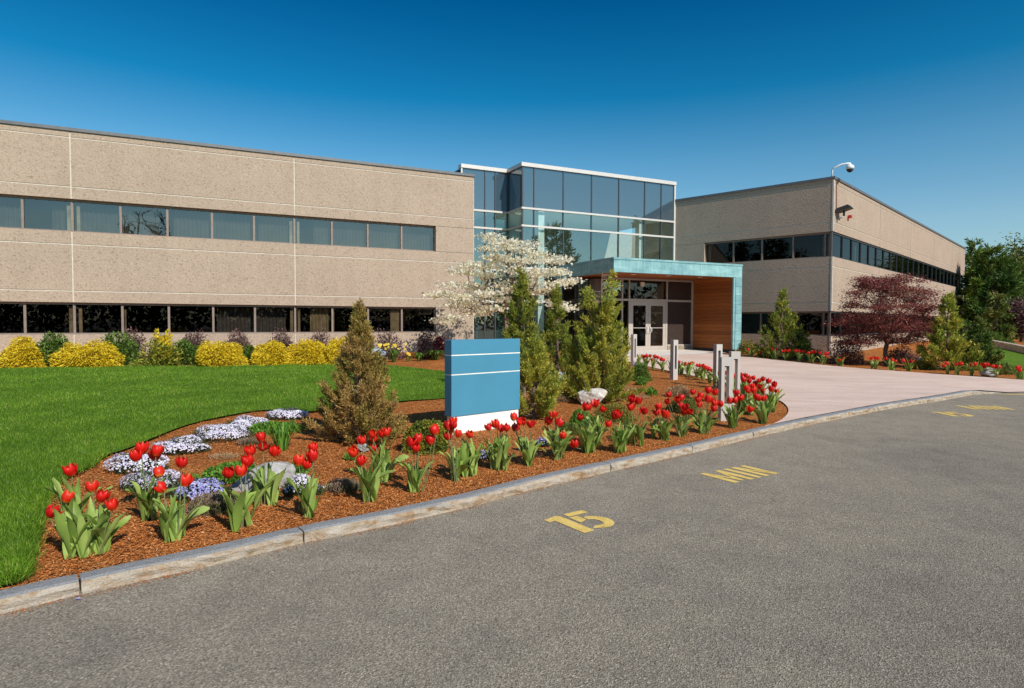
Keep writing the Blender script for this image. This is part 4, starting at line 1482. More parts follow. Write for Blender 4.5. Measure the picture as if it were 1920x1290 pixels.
def conifer(name, loc, H, R, shape, n, mat, label, cat, seed, nb=110, LL=(0.05, 0.09), LW=0.016, rise=0.9, group=None, gap=0.35, upness=0.5, tr=0.03, zmin=0.03, tops=1, clump=5):
    """trunk plus rising branches clad in small sprays"""
    rng = np.random.default_rng(seed)
    o = empty(name, loc, label, cat, group)
    sh = SHAPES[shape]
    xs, ys = [a for a, _ in sh], [b for _, b in sh]
    lean = rng.normal(0, 0.015, 2) * H
    u = np.sort(rng.random(nb) ** 0.9)
    az = (np.arange(nb) * 2.39996 + rng.normal(0, 0.5, nb))
    rad = R * np.interp(u, xs, ys) * rng.uniform(0.55, 1.22, nb)
    tip = np.stack([rad * np.cos(az) + lean[0] * u, rad * np.sin(az) + lean[1] * u, np.maximum(zmin + 0.02, u * H * 0.97 + rng.normal(0, 0.02, nb) * H)], 1)
    if tops > 1:
        k = rng.integers(0, tops, nb)
        off = np.stack([np.cos(k * 2.2 + 0.6), np.sin(k * 2.2 + 0.6)], 1) * R * 0.35
        hk = 1 - 0.13 * k
        w = np.clip((u - 0.35) / 0.5, 0, 1)[:, None]
        tip[:, :2] += off * w
        tip[:, 2] *= 1 - (1 - hk) * w[:, 0]
    z_s = np.clip(tip[:, 2] - rad * rise * rng.uniform(0.8, 1.2, nb), zmin, None)
    base = np.stack([lean[0] * z_s / H + 0 * u, lean[1] * z_s / H, z_s], 1)
    mid = (base + tip) / 2 + np.stack([np.cos(az), np.sin(az), -0.6 + 0 * u], 1) * (rad * 0.16)[:, None]
    g = Geo()
    g.tube([(0, 0, -0.05), (lean[0] * 0.3, lean[1] * 0.3, H * 0.3), (lean[0] * 0.65, lean[1] * 0.65, H * 0.65), (lean[0], lean[1], H * 0.96)], [tr * 1.2, tr, tr * 0.6, tr * 0.15], 6)
    for i in range(0, nb, 1):
        g.tube([base[i], mid[i], tip[i]], [tr * 0.28, tr * 0.18, tr * 0.06], 3, False)
    g.build('trunk', M['bark'], o, local=True)
    # foliage sprays
    wgt = rad + 0.12 * R
    nsp = n // clump
    bi = rng.choice(nb, nsp, p=wgt / wgt.sum())
    t = gap + (1.02 - gap) * rng.random(nsp) ** 0.75
    b, m_, e = base[bi], mid[bi], tip[bi]
    tt = t[:, None]
    P = (1 - tt) ** 2 * b + 2 * tt * (1 - tt) * m_ + tt ** 2 * e
    Dv = unit((1 - tt) * (m_ - b) + tt * (e - m_))
    side = rng.normal(size=(nsp, 3))
    spread = (0.10 + 0.05 * (1 - t)) * np.sqrt(R) * 0.62
    P = P + side * spread[:, None] * np.array([0.5, 0.5, 0.4]) * (0.9 - 0.45 * tt)
    Dsp = unit(Dv * 0.9 + rng.normal(0, 0.45, (nsp, 3)) + np.array([0, 0, upness]))
    Pr = np.repeat(P, clump, 0)
    Dr = np.repeat(Dsp, clump, 0)
    nn = len(Pr)
    lens = rng.uniform(LL[0], LL[1], nn)
    Pr = Pr + Dr * (rng.random((nn, 1)) * LL[1] * 1.3)
    Dl = unit(Dr + rng.normal(0, 0.38, (nn, 3)))
    keep = Pr[:, 2] > 0.0
    V = leaves(Pr[keep], Dl[keep], lens[keep], LW * rng.uniform(0.7, 1.3, keep.sum()), rng)
    link('foliage', ngon_mesh('foliage', V), M[mat], o, local=True)
    return o


def skeleton(targets, fork, rng, r_tip=0.006, jit=0.08, expo=0.5, out_bias=0.35):
    """greedy branching from the trunk nodes to every target; returns list of (p,q,rp,rq) and per-target path"""
    nodes = [np.array(p, float) for p in fork]
    par = [-1] + list(range(len(fork) - 1))
    f0 = nodes[-1]
    order = np.argsort(np.linalg.norm(targets - f0, axis=1))
    ends = []
    for ti in order:
        tg = targets[ti]
        A = np.array(nodes)
        d = np.linalg.norm(A - tg, axis=1)
        cost = d + out_bias * np.linalg.norm((A - f0), axis=1) + 0.6 * np.maximum(0, A[:, 2] - tg[2])
        cost[:max(1, len(fork) - 2)] += 50
        j = int(np.argmin(cost))
        p = nodes[j]
        k = max(2, int(np.linalg.norm(tg - p) / 0.35))
        prev = j
        sag = np.linalg.norm(tg[:2] - p[:2]) * 0.12
        for q in range(1, k + 1):
            f = q / k
            pt = p + (tg - p) * f + np.array([0, 0, sag * math.sin(pi * f)])
            if q < k:
                pt = pt + rng.normal(0, jit, 3) * 0.5
            nodes.append(pt)
            par.append(prev)
            prev = len(nodes) - 1
        ends.append(prev)
    cnt = np.zeros(len(nodes))
    for e in ends:
        while e != -1:
            cnt[e] += 1
            e = par[e]
    rad = r_tip * np.maximum(cnt, 1) ** expo
    return nodes, par, rad, ends


def skel_mesh(g, nodes, par, rad, k=5):
    for i, p in enumerate(par):
        if p >= 0:
            g.tube([nodes[p], nodes[i]], [max(rad[i], min(rad[p], rad[i] * 1.25)), rad[i]], k if rad[i] > 0.012 else 3, False)


def broadleaf(name, loc, targets, fork, label, cat, seed, mat, n, LL, LW, bark='bark', spread=(0.3, 0.3, 0.08), flat=0.7, r_tip=0.006, group=None, disc=False, part='foliage', expo=0.5, bare=0.0, out_bias=0.35, fmin=-0.15):
    rng = np.random.default_rng(seed)
    o = empty(name, loc, label, cat, group)
    nodes, par, rad, ends = skeleton(targets, fork, rng, r_tip, 0.08, expo, out_bias)
    g = Geo()
    skel_mesh(g, nodes, par, rad)
    if bare:
        A = np.array(nodes)
        for i in range(len(nodes)):
            if rad[i] < r_tip * 3:
                for _ in range(int(bare)):
                    d = unit(rng.normal(size=3) + np.array([0, 0, 0.5]))
                    g.tube([A[i], A[i] + d * rng.uniform(0.3, 0.9)], [r_tip * 0.8, r_tip * 0.3], 3, False)
    g.build('trunk', M[bark], o, local=True)
    if n:
        A = np.array(nodes)
        E_ = np.array(ends)
        pe = np.array([par[e] for e in ends])
        k = rng.integers(0, len(ends), n)
        f = rng.random((n, 1)) * (1.05 - fmin) + fmin
        P = A[pe[k]] * (1 - f) + A[E_[k]] * f + rng.normal(size=(n, 3)) * np.array(spread)
        Nn = unit(rng.normal(size=(n, 3)) * (1 - flat) + np.array([0, 0, flat]))
        if disc:
            V = discs(P, Nn, rng.uniform(LL[0], LL[1], n), rng, 4)
        else:
            D = rng.normal(size=(n, 3)) * np.array([1, 1, 0.45])
            V = leaves(P, D, rng.uniform(LL[0], LL[1], n), LW * rng.uniform(0.7, 1.3, n), rng, up=Nn)
        link(part, ngon_mesh(part, V), M[mat], o, local=True)
    return o


def mound_points(rx, ry, h, n, rng, shell=0.55, lumps=10, amp=0.22, floor=0.0):
    d = unit(rng.normal(size=(n, 3)))
    d[:, 2] = np.abs(d[:, 2]) * 1.0
    ld = unit(rng.normal(size=(lumps, 3)) + np.array([0, 0, 0.3]))
    lump = 1 - amp + amp * 1.6 * np.max(np.clip(d @ ld.T, 0, 1) ** 6, axis=1)
    rho = shell + (1 - shell) * rng.random(n) ** 0.6
    P = d * rho[:, None] * lump[:, None] * np.array([rx, ry, h])
    P[:, 2] += floor
    return P, d


def mound(name, loc, rx, ry, h, n, LL, LW, mat, label, cat, seed, mode='out', shell=0.5, group=None, amp=0.22, lumps=12, stems=None, extra=None, rz=0.0, parent=None, part='foliage'):
    """shrub of many small leaves: an Empty with foliage (and stems) below it"""
    rng = np.random.default_rng(seed)
    o = parent or empty(name, loc, label, cat, group, rz)
    P, d = mound_points(rx, ry, h, n, rng, shell, lumps, amp)
    if mode == 'out':
        D = unit(d + rng.normal(0, 0.7, (n, 3)))
    elif mode == 'droop':
        D = unit(d * np.array([1, 1, 0.3]) + rng.normal(0, 0.35, (n, 3)) + np.array([0, 0, -0.45]))
    elif mode == 'up':
        D = unit(d * 0.5 + rng.normal(0, 0.35, (n, 3)) + np.array([0, 0, 0.9]))
    V = leaves(P, D, rng.uniform(LL[0], LL[1], n), LW * rng.uniform(0.7, 1.3, n), rng)
    V[..., 2] = np.maximum(V[..., 2], 0.0)
    link(part, ngon_mesh(part, V), M[mat], o, local=True)
    if stems:
        g = Geo()
        for _ in range(stems):
            a = rng.uniform(0, 2 * pi)
            r = rng.uniform(0.2, 0.85)
            hh = h * rng.uniform(0.6, 1.0) * sqrt(max(0.1, 1 - r * r * 0.7))
            g.tube([(0.1 * rx * cos(a), 0.1 * ry * sin(a), -0.03), (rx * r * 0.5 * cos(a), ry * r * 0.5 * sin(a), hh * 0.6), (rx * r * cos(a + 0.2), ry * r * sin(a + 0.2), hh)], [0.008, 0.006, 0.003], 3, False)
        g.build('stems', M['bark_dark'], o, local=True)
    return o


def tuft(name, loc, r, h, n, w, mat, label, cat, seed, group=None, bend=0.6):
    """strap leaves arching out of one crown"""
    rng = np.random.default_rng(seed)
    o = empty(name, loc, label, cat, group)
    V = []
    for _ in range(n):
        a = rng.uniform(0, 2 * pi)
        rr = r * rng.uniform(0.3, 1.0)
        hh = h * rng.uniform(0.6, 1.0)
        dv = np.array([cos(a), sin(a), 0])
        sv_ = np.array([-sin(a), cos(a), 0])
        b = dv * r * rng.uniform(0, 0.25)
        pts = [b, b + dv * rr * 0.3 + np.array([0, 0, hh * 0.65]), b + dv * rr * 0.7 + np.array([0, 0, hh]), b + dv * rr * (1.05) + np.array([0, 0, hh * (1 - bend * 0.5)])]
        ws = [w * 0.7, w, w * 0.7, 0.001]
        for i in range(3):
            V.append([pts[i] - sv_ * ws[i] / 2, pts[i] + sv_ * ws[i] / 2, pts[i + 1] + sv_ * ws[i + 1] / 2, pts[i + 1] - sv_ * ws[i + 1] / 2])
    link('leaves', ngon_mesh('leaves', np.array(V)), M[mat], o, local=True)
    return o


def rock(px, py, wpx, hpx, mat, label, seed, dep=0.7, sink=0.12, rz=0.3, shear=0.0, planes=13):
    p = G(px, py)
    Y = p[1]
    w, h = pxm(wpx, Y), pxm(hpx, Y)
    import bmesh
    bm = bmesh.new()
    bmesh.ops.create_icosphere(bm, subdivisions=4, radius=1.0)
    rng = np.random.default_rng(seed)
    pl_ = [(unit(rng.normal(size=3)), rng.uniform(0.55, 0.86)) for _ in range(planes)]
    ph = rng.uniform(0, 6, 9)
    for v in bm.verts:
        c = np.array(v.co)
        for n_, d_ in pl_:
            k = c @ n_ - d_
            if k > 0:
                c = c - n_ * k * 0.94
        c = c * (1 + 0.03 * sin(5 * c[0] + ph[0]) * sin(6 * c[1] + ph[1]) + 0.02 * sin(13 * c[2] + ph[2] + 9 * c[0]) + 0.012 * sin(23 * c[1] + ph[3]) * sin(19 * c[0] + ph[4]))
        v.co = c
    A = np.array([v.co for v in bm.verts])
    lo, hi = A.min(0), A.max(0)
    for v in bm.verts:
        q = (np.array(v.co) - lo) / (hi - lo)
        x = (q[0] - 0.5) * w
        v.co = (x, (q[1] - 0.5) * w * dep, (q[2] - sink) * h / (1 - sink) * (1 + shear * (q[0] - 0.5)))
    me = bpy.data.meshes.new('boulder')
    bm.to_mesh(me)
    bm.free()
    o = link('boulder', me, M[mat])
    o.location = p + np.array([0, w * dep * 0.35, 0])
    o.rotation_euler = (0, 0, rz)
    return tag(o, label, 'boulder')


def ball_targets(n, rx, ry, z0, z1, rng):
    d = unit(rng.normal(size=(n, 3)))
    r = rng.uniform(0.5, 1.0, (n, 1))
    P = d * r * np.array([rx, ry, (z1 - z0) / 2])
    P[:, 2] += (z0 + z1) / 2
    return P


# ------------------------------------------------------------------ tulips
def leaf_strip(rng, length, width, az, out, base, twist=0.0, nseg=7):
    dv = np.array([cos(az), sin(az), 0.0])
    sv_ = np.array([-sin(az), cos(az), 0.0])
    vs, fs = [], []
    ang = radians(rng.uniform(58, 86))
    p = np.array(base, float)
    st = length / nseg
    bend = out / nseg
    wv = rng.uniform(-0.6, 0.6)
    for i in range(nseg + 1):
        f = i / nseg
        wdt = width * (sin(pi * min(1, f * 0.82 + 0.16)) ** 0.75) * (1.0 if f < 0.95 else 0.25)
        if i == nseg:
            wdt = 0.002
        tdir = dv * cos(ang) + np.array([0, 0, 1]) * sin(ang)
        nrm = -dv * sin(ang) + np.array([0, 0, 1]) * cos(ang)
        s2 = sv_ * cos(twist * f) + nrm * sin(twist * f)
        fold = 0.30 * (1 - 0.5 * f)
        edge = nrm * wdt * fold + nrm * 0.010 * sin(7 * f + wv * 9)
        vs += [p - s2 * wdt / 2 + edge, p, p + s2 * wdt / 2 + nrm * wdt * fold - nrm * 0.008 * sin(6 * f + wv * 5)]
        p = p + tdir * st
        ang -= bend * (0.5 + 1.2 * f)
    for i in range(nseg):
        a = i * 3
        fs += [(a, a + 1, a + 4, a + 3), (a + 1, a + 2, a + 5, a + 4)]
    return vs, fs


def make_leaf_variant(seed):
    rng = np.random.default_rng(seed)
    g = Geo()
    shoots = rng.integers(3, 5)
    for k in range(shoots):
        a0 = rng.uniform(0, 2 * pi)
        b = np.array([cos(a0), sin(a0), 0]) * rng.uniform(0.02, 0.07)
        az0 = rng.uniform(0, 2 * pi)
        for j in range(rng.integers(3, 5)):
            big = j == 0
            vs, fs = leaf_strip(rng, rng.uniform(0.24, 0.34) * (1.0 if not big else 0.95), rng.uniform(0.07, 0.10) if big else rng.uniform(0.04, 0.062),
                                az0 + j * 2.2 + rng.normal(0, 0.3), rng.uniform(0.4, 1.6) if big else rng.uniform(0.1, 0.9), b, rng.uniform(-0.7, 0.7))
            g.add(vs, fs)
    return g.mesh('tulip_leaves', True)


def make_bloom(seed, openness, H=0.084):
    rng = np.random.default_rng(seed)
    g = Geo()
    for layer in range(2):
        for k in range(3):
            a0 = 2 * pi * (k / 3 + layer / 6) + rng.normal(0, 0.08)
            nu, nv = 6, 5
            b = len(g.v)
            fl = rng.uniform(-0.06, 0.16) + (0.55 if openness > 0.5 and rng.random() < 0.35 else 0)
            hh = H * rng.uniform(0.90, 1.04) * (0.97 if layer == 0 else 1.05)
            pj = rng.uniform(0.94, 1.08)
            for i in range(nu + 1):
                f = i / nu
                rr = 0.042 * (sin(pi * min(1.0, 0.06 + f * 0.72)) ** 0.6) + openness * 0.022 * f * f + max(0, fl - 0.1) * 0.05 * f ** 3
                rr *= 1.0 if layer == 0 else 0.86
                rr *= pj
                half = 0.90 * (sin(pi * (0.12 + 0.80 * f)) ** 0.6)
                if i == nu:
                    half = 0.27
                z = hh * f * (1 - 0.15 * max(0, fl) * f)
                for j in range(nv):
                    t = (j / (nv - 1) - 0.5) * 2
                    a = a0 + t * half * 0.72
                    r2 = rr * (1 - 0.10 * t * t + 0.04 * abs(t) * f)
                    g.v.append((r2 * cos(a), r2 * sin(a), z - 0.011 * t * t * f + 0.003 * sin(9 * t + 5 * f + k)))
            for i in range(nu):
                for j in range(nv - 1):
                    q = b + i * nv + j
                    g.f.append([q, q + 1, q + nv + 1, q + nv])
    return g.mesh('tulip_bloom', True)


LEAFV = [make_leaf_variant(100 + i) for i in range(9)]
for me_ in LEAFV:
    me_.materials.append(M['tulip_leaf'])
BLOOMV = [make_bloom(200 + i, o_) for i, o_ in enumerate((0.0, 0.1, 0.2, 0.35, 0.7, 0.05))]
for me_ in BLOOMV:
    me_.materials.append(M['petal'])
NUM = ['no', 'one', 'two', 'three', 'four', 'five', 'six', 'seven', 'eight', 'nine']
ORD = ['first', 'second', 'third', 'fourth', 'fifth', 'sixth', 'seventh', 'eighth', 'ninth', 'tenth', 'eleventh', 'twelfth', 'thirteenth', 'fourteenth',
       'fifteenth', 'sixteenth', 'seventeenth', 'eighteenth', 'nineteenth', 'twentieth', 'twenty-first', 'twenty-second']
TR = np.random.default_rng(77)


def tulips(bx, by, heads, label, group, scale=1.0, bsc=1.0, nheads=0):
    p = G(bx, by)
    o = empty('tulip_clump', p, label, 'tulips', group)
    lm = LEAFV[TR.integers(0, len(LEAFV))]
    lo = bpy.data.objects.new('leaves', lm)
    COL.objects.link(lo)
    lo.parent = o
    s = scale * (TR.uniform(1.15, 1.38) if by > 890 else TR.uniform(1.1, 1.32))
    lo.scale = (s * 0.84, s * 0.84, s * TR.uniform(0.95, 1.1))
    lo.rotation_euler = (0, 0, TR.uniform(0, 2 * pi))
    lo.location = (0, 0, -0.01)
    if 725 < by < 890:
        l2 = bpy.data.objects.new('leaves', LEAFV[TR.integers(0, len(LEAFV))])
        COL.objects.link(l2)
        l2.parent = o
        l2.scale = (s * 0.86, s * 0.86, s * 1.05)
        l2.rotation_euler = (0, 0, TR.uniform(0, 2 * pi))
        l2.location = (TR.uniform(-0.07, 0.07), 0.10, -0.01)
    hs = []
    for hx, hy in heads:
        Yh = p[1] + TR.uniform(-0.09, 0.09)
        w = atdepth(hx, hy, Yh) - p
        w[2] -= 0.038 * bsc
        hs.append(w)
    for k in range(nheads):
        hs.append(np.array([TR.normal(0, 0.10), TR.normal(0, 0.09), TR.uniform(0.28, 0.40)]))
    for w in hs:
        g = Geo()
        b = np.array([np.clip(w[0] * 0.25, -0.09, 0.09), np.clip(w[1] * 0.25, -0.07, 0.07), -0.01])
        mid = (b + w) / 2 + np.array([TR.normal(0, 0.016), TR.normal(0, 0.016), 0.02])
        g.tube([b, mid, w + np.array([0, 0, 0.004])], [0.0048, 0.0042, 0.0036], 5, False)
        g.build('stem', M['tulip_stem'], o, local=True, smooth=True)
        bl_ = bpy.data.objects.new('bloom', BLOOMV[TR.integers(0, len(BLOOMV))])
        COL.objects.link(bl_)
        bl_.parent = o
        bl_.location = w
        k = bsc * TR.uniform(0.92, 1.22)
        bl_.scale = (k, k, k)
        bl_.rotation_euler = (TR.normal(0, 0.26), TR.normal(0, 0.26), TR.uniform(0, 6.28))
    return o


FRONT = [
    (150, 1042, [(91, 959)]), (185, 1035, [(173, 913), (187, 931), (211, 946)]), (139, 992, [(136, 883), (122, 933)]),
    (283, 975, [(256, 856), (265, 842), (291.5, 846), (292.5, 854)]), (330, 1009, [(298.5, 885), (308, 913), (344.7, 903), (340.5, 867)]),
    (452, 989, [(430, 886), (451, 884), (463, 866)]), (497, 946, [(471, 846), (491, 820), (492.5, 836), (514, 847.5)]),
    (584, 968, [(560, 865), (572.5, 870), (587.5, 839), (587.5, 856)]), (697, 940, [(664, 847.5), (676, 865), (679, 825)]),
    (720, 901, [(697.5, 812.5), (699, 822.5), (700, 840), (715, 812), (725, 811)]),
    (785, 920, [(767.5, 830), (780, 840), (786, 822), (809.5, 826), (818, 807)]),
    (857, 901, [(840, 799.5), (851, 796), (841, 818), (858.6, 813.6), (850, 790), (846, 806)]), (879, 892, [(880, 813.6)]),
    (938, 881, [(919, 799.5), (932, 796), (939, 803), (950, 802)]), (993, 871, [(963, 782), (965, 802), (981, 790), (974, 790), (996, 796)]),
    (1050, 860, [(1026, 789), (1038, 777), (1044, 792), (1057, 816)]), (1106, 848, [(1078, 833)]),
    (1116, 834, [(1084, 781), (1096, 763), (1103, 763), (1116, 758), (1126.6, 765)]), (1158, 847, [(1141, 794), (1151, 780), (1156, 778)]),
    (1194, 834, [(1184.6, 748), (1197, 752), (1182.5, 764), (1185, 762), (1209.6, 771)]), (1243, 824, [(1232.5, 773), (1245, 775), (1250, 779), (1235.6, 761.7)]),
    (1282, 818, [(1252, 752), (1255, 739), (1270, 748), (1277, 746), (1282.5, 764), (1291, 771), (1282, 772)]),
    (1322, 812, [(1299, 734.6), (1314, 742), (1309.6, 749), (1326, 749), (1314, 758.5), (1328, 732.5), (1342, 734.6), (1340, 756), (1338, 766)]),
    (1374, 801, [(1353, 757.5), (1366, 751), (1380, 751), (1391, 746), (1381.5, 737)]), (1430, 793, [(1422, 747), (1430, 747), (1405, 768), (1417, 744)]),
    (1402, 778, [(1399, 728), (1409.6, 724), (1414, 732.5), (1395, 712), (1405, 714), (1404, 733)]),
    (1448, 772, [(1432.5, 732.5), (1445, 730), (1441, 715), (1451, 722), (1457.5, 733.5), (1424, 725)]),
    (1424, 752, [(1424, 714), (1430, 710.6), (1414, 708.5), (1418, 719)]), (1396, 745, [(1389, 704), (1397, 704), (1384.6, 703), (1404, 709)]), (1374, 738, [(1372, 701), (1376, 705), (1366, 700)])]
LBL = ['single low red tulip at the lawn corner, nearest the kerb end', 'clump of three red tulips beside the lawn corner, nearest the camera', 'tall clump of two red tulips at the back of the lawn corner',
       'clump of four red tulips in front of the lavender mounds', 'clump of four red tulips nearest the kerb, right of the lavender mounds', 'clump of three red tulips in front of the grey leaning rock',
       'tall clump of four red tulips touching the grey leaning rock', 'clump of four red tulips in front of the small right lavender mound', 'clump of three red tulips ahead of the bronze juniper',
       'clump of five red tulips set back under the bronze juniper', 'clump of five red tulips before the golden boxwood', 'dense clump of six red tulips at the left corner of the sign plinth', 'single red tulip before the white sign plinth',
       'clump of four red tulips before the middle of the sign plinth', 'clump of five red tulips at the right end of the sign plinth', 'clump of four red tulips just right of the blue sign', 'flopped tulip with browned leaves near the kerb',
       'clump of five red tulips below the white boulder', 'low clump of red tulips at the kerb below the white boulder', 'clump of five red tulips right of the white boulder', 'low broad clump of four red tulips by the second kerb joint',
       'clump of seven red tulips in front of the dark low juniper', 'biggest clump of nine red tulips left of the nearest bollard', 'clump of five red tulips around the foot of the nearest bollard', 'red tulip clump closest to the kerb at the bed tip',
       'clump of six red tulips right of the paired bollards', 'clump of six red tulips at the outer tip of the bed beside the paving', 'clump of four red tulips behind the tip of the bed', 'clump of four red tulips behind the paired bollards', 'clump of three red tulips between the paired bollards, against the paving']
for i, (bx_, by_, hd) in enumerate(FRONT):
    near = by_ > 870
    tulips(bx_, by_, hd, LBL[i], 'red tulips of the front bed', 1.0 if by_ > 800 else 1.08, 1.0 if near else 1.12)
BACK = [(1352, 728, [(1358, 700), (1349, 698)]), (1331, 718, [(1330, 692), (1335, 695), (1324, 690)]), (1316, 712, [(1328, 690), (1318, 687)]), (1304, 708, [(1308, 685), (1313, 686)]),
        (1290, 704, [(1293, 682), (1299, 681)]), (1275, 701, [(1284, 683), (1272, 679)]), (1258, 698, [(1258, 676)]), (1241, 695, [(1239, 674), (1245, 675)]), (1226, 692, [(1228, 669), (1233, 670), (1223, 675)]),
        (1211, 688, [(1207, 669), (1214, 667), (1219, 667)]), (1197, 685, [(1192, 667), (1202, 668)])]
for i, (bx_, by_, hd) in enumerate(BACK):
    tulips(bx_, by_, hd, 'red tulip clump edging the paving, %s from the paired bollards towards the doors' % ORD[i], 'red tulips edging the paving', 1.1, 1.2)
RIGHT = [(1408, 669, [(1403, 656), (1410, 654)]), (1433, 670.5, [(1433, 655), (1438, 656), (1426, 661)]), (1452, 673.5, [(1449, 655), (1455, 655), (1453, 661)]), (1474, 676, [(1472, 658), (1479, 658)]),
         (1500, 678, [(1493, 658), (1499, 659), (1507, 659), (1511, 662)]), (1521, 680.5, [(1517, 662), (1523, 660), (1526, 660)]), (1544, 683, [(1538, 661), (1547, 663), (1552, 663), (1548, 670)]), (1575, 686, [(1574, 675), (1580, 672)]),
         (1638.6, 691.5, [(1633, 672), (1640, 671), (1646, 672)]), (1671, 694, [(1663, 672), (1672, 674), (1679, 677)]), (1703, 695, [(1692, 676), (1700, 678), (1708, 678)]), (1775, 701, [(1770, 686), (1776, 681), (1774, 683), (1780, 684)]),
         (1796, 702.5, [(1791, 683), (1800, 682), (1803, 683)]), (1821, 704, [(1819, 685), (1824, 683), (1829, 683)]), (1845, 706, [(1840, 683), (1850, 684), (1846, 688)]), (1867, 707, [(1862, 687), (1869, 688), (1875, 689)]),
         (1911, 711, [(1907, 690), (1914, 689), (1913, 694)])]
for i, (bx_, by_, hd) in enumerate(RIGHT):
    tulips(bx_, by_, hd, 'small red tulip clump in the far right bed, %s from the canopy post' % ORD[i], 'red tulips of the right bed', 1.05, 1.25)

# ------------------------------------------------------------------ low plants of the front bed
def flowers_mound(cx, by, wpx, hpx, mat, label, seed, dep=0.75, dens=1.0):
    p = G(cx, by)
    Y = p[1]
    rx, h = pxm(wpx / 2, Y), pxm(hpx, Y) * 0.78
    ry = rx * dep
    c = p + np.array([0, ry * 0.8, 0])
    c[2] = T(c[0], c[1]) - 0.01
    o = mound('phlox_mound', c, rx * 0.97, ry * 0.97, h * 0.9, int(2600 * dens), (0.02, 0.05), 0.009, 'phlox_leaf', label, 'flowers', seed, 'out', 0.5, 'creeping phlox cushions', 0.3)
    rng = np.random.default_rng(seed + 5)
    n = int(2300 * dens * rx * 2 / 0.5)
    P, d = mound_points(rx * 1.03, ry * 1.03, h, n, rng, 0.9, 12, 0.3)
    patch = np.sin(d[:, 0] * 7 + 1.3 * np.sin(d[:, 1] * 5) + seed) * np.sin(d[:, 1] * 8 + seed * 1.7)
    keep = (d[:, 2] > 0.16 + 0.9 * rng.random(n) ** 1.4 * (0.6 + 0.4 * patch)) & (rng.random(n) < 0.92 + 0.3 * patch)
    P, d = P[keep], d[keep]
    P[:, 2] += 0.012
    V = discs(P, d * np.array([1, 1, 1.0]) + rng.normal(0, 0.35, d.shape) + np.array([0, -0.15, 0.25]), rng.uniform(0.006, 0.0115, len(P)), rng, 5)
    link('flowers', ngon_mesh('flowers', V), M[mat], o, local=True)
    return o


PH = [(236, 888, 122, 40, 'phlox_flower', 'lavender phlox cushion at the lawn edge, leftmost of all'), (268, 922, 110, 40, 'phlox_flower', 'lavender phlox cushion standing forward, behind the first tall tulips'),
      (322, 853, 104, 36, 'phlox_flower', 'lavender phlox cushion on the lawn edge above the first tall tulips'), (400, 828, 120, 31, 'phlox_flower', 'largest lavender phlox cushion midway along the lawn edge'),
      (452, 806, 84, 26, 'phlox_flower', 'lavender phlox cushion beside the tall green daylily tuft'), (531, 788, 78, 27, 'phlox_flower', 'farthest lavender phlox cushion, nearest the bronze juniper'),
      (352, 938, 116, 36, 'phlox_blue', 'blue lavender phlox patch between tulips and green cranesbill'), (562, 930, 74, 42, 'phlox_flower', 'lavender phlox cushion right of the grey leaning rock'),
      (905, 862, 30, 18, 'phlox_blue', 'tiny blue phlox tuft below the sign plinth'), (1018, 838, 26, 20, 'phlox_blue', 'tiny blue phlox tuft right of the sign')]
for i, a in enumerate(PH):
    flowers_mound(*a, seed=300 + i, dens=1.0 if a[2] > 60 else 0.35)


def low(name, cx, by, wpx, hpx, n, LL, LW, mat, label, cat, seed, mode='out', dep=0.8, shell=0.4, group=None, stems=None, hk=0.8, amp=0.22):
    p = G(cx, by)
    Y = p[1]
    rx = pxm(wpx / 2, Y)
    ry = rx * dep
    c = p + np.array([0, ry * 0.75, 0])
    c[2] = T(c[0], c[1]) - 0.01
    return mound(name, c, rx, ry, pxm(hpx, Y) * hk, n, LL, LW, mat, label, cat, seed, mode, shell, group, amp, stems=stems)


low('cranesbill', 430, 905, 128, 44, 3600, (0.025, 0.05), 0.026, 'bright_leaf', 'fresh green low cranesbill patch left of the grey leaning rock', 'groundcover', 401, hk=0.6)
low('cranesbill', 352, 905, 34, 26, 500, (0.025, 0.045), 0.024, 'bright_leaf', 'small green cranesbill sprig at the left of the larger patch', 'groundcover', 402, hk=0.5)
low('cranesbill', 500, 812, 104, 26, 2000, (0.025, 0.05), 0.026, 'bright_leaf', 'fresh green cranesbill patch behind the daylily tuft', 'groundcover', 403, hk=0.6)
low('cranesbill', 553, 888, 44, 36, 700, (0.025, 0.05), 0.026, 'bright_leaf', 'small green cranesbill patch right of the grey leaning rock', 'groundcover', 404, hk=0.6)
low('seedling', 585, 804, 32, 12, 350, (0.02, 0.05), 0.014, 'bright_leaf', 'tiny green seedling patch alone left of the bronze juniper', 'groundcover', 405, 'up', hk=0.5)
low('seedling', 655, 862, 26, 16, 300, (0.02, 0.05), 0.014, 'bright_leaf', 'tiny green plant beside the small grey stone', 'groundcover', 406, 'up', hk=0.6)
p = G(522, 848)
tuft('daylily', p + np.array([0, 0.12, 0]), 0.27, 0.36, 80, 0.017, 'bright_leaf', 'tall bright green daylily tuft behind the grey leaning rock', 'plant', 407)
low('heather', 385, 968, 110, 50, 5200, (0.015, 0.04), 0.007, 'heather', 'dried brown heather cushion in front of the blue phlox patch', 'shrub', 410, 'up', hk=0.62)
low('heather', 640, 925, 76, 34, 2600, (0.015, 0.045), 0.007, 'heather', 'dried brown heather cushion right of the right lavender mound', 'shrub', 411, 'up', hk=0.62)
low('heather', 462, 835, 46, 24, 900, (0.015, 0.045), 0.007, 'heather', 'small dried heather wisp below the largest lavender cushion', 'shrub', 412, 'up', hk=0.5)
low('heather', 412, 862, 56, 16, 500, (0.015, 0.05), 0.006, 'straw', 'sparse straw coloured wisps on bare mulch above the cranesbill', 'shrub', 413, 'up', hk=0.4)
low('golden_boxwood', 796, 850, 92, 76, 9000, (0.018, 0.034), 0.017, 'box_gold', 'round golden green boxwood ball left of the blue sign', 'shrub', 420, 'out', 0.95, 0.6, hk=0.84, amp=0.16, stems=14)
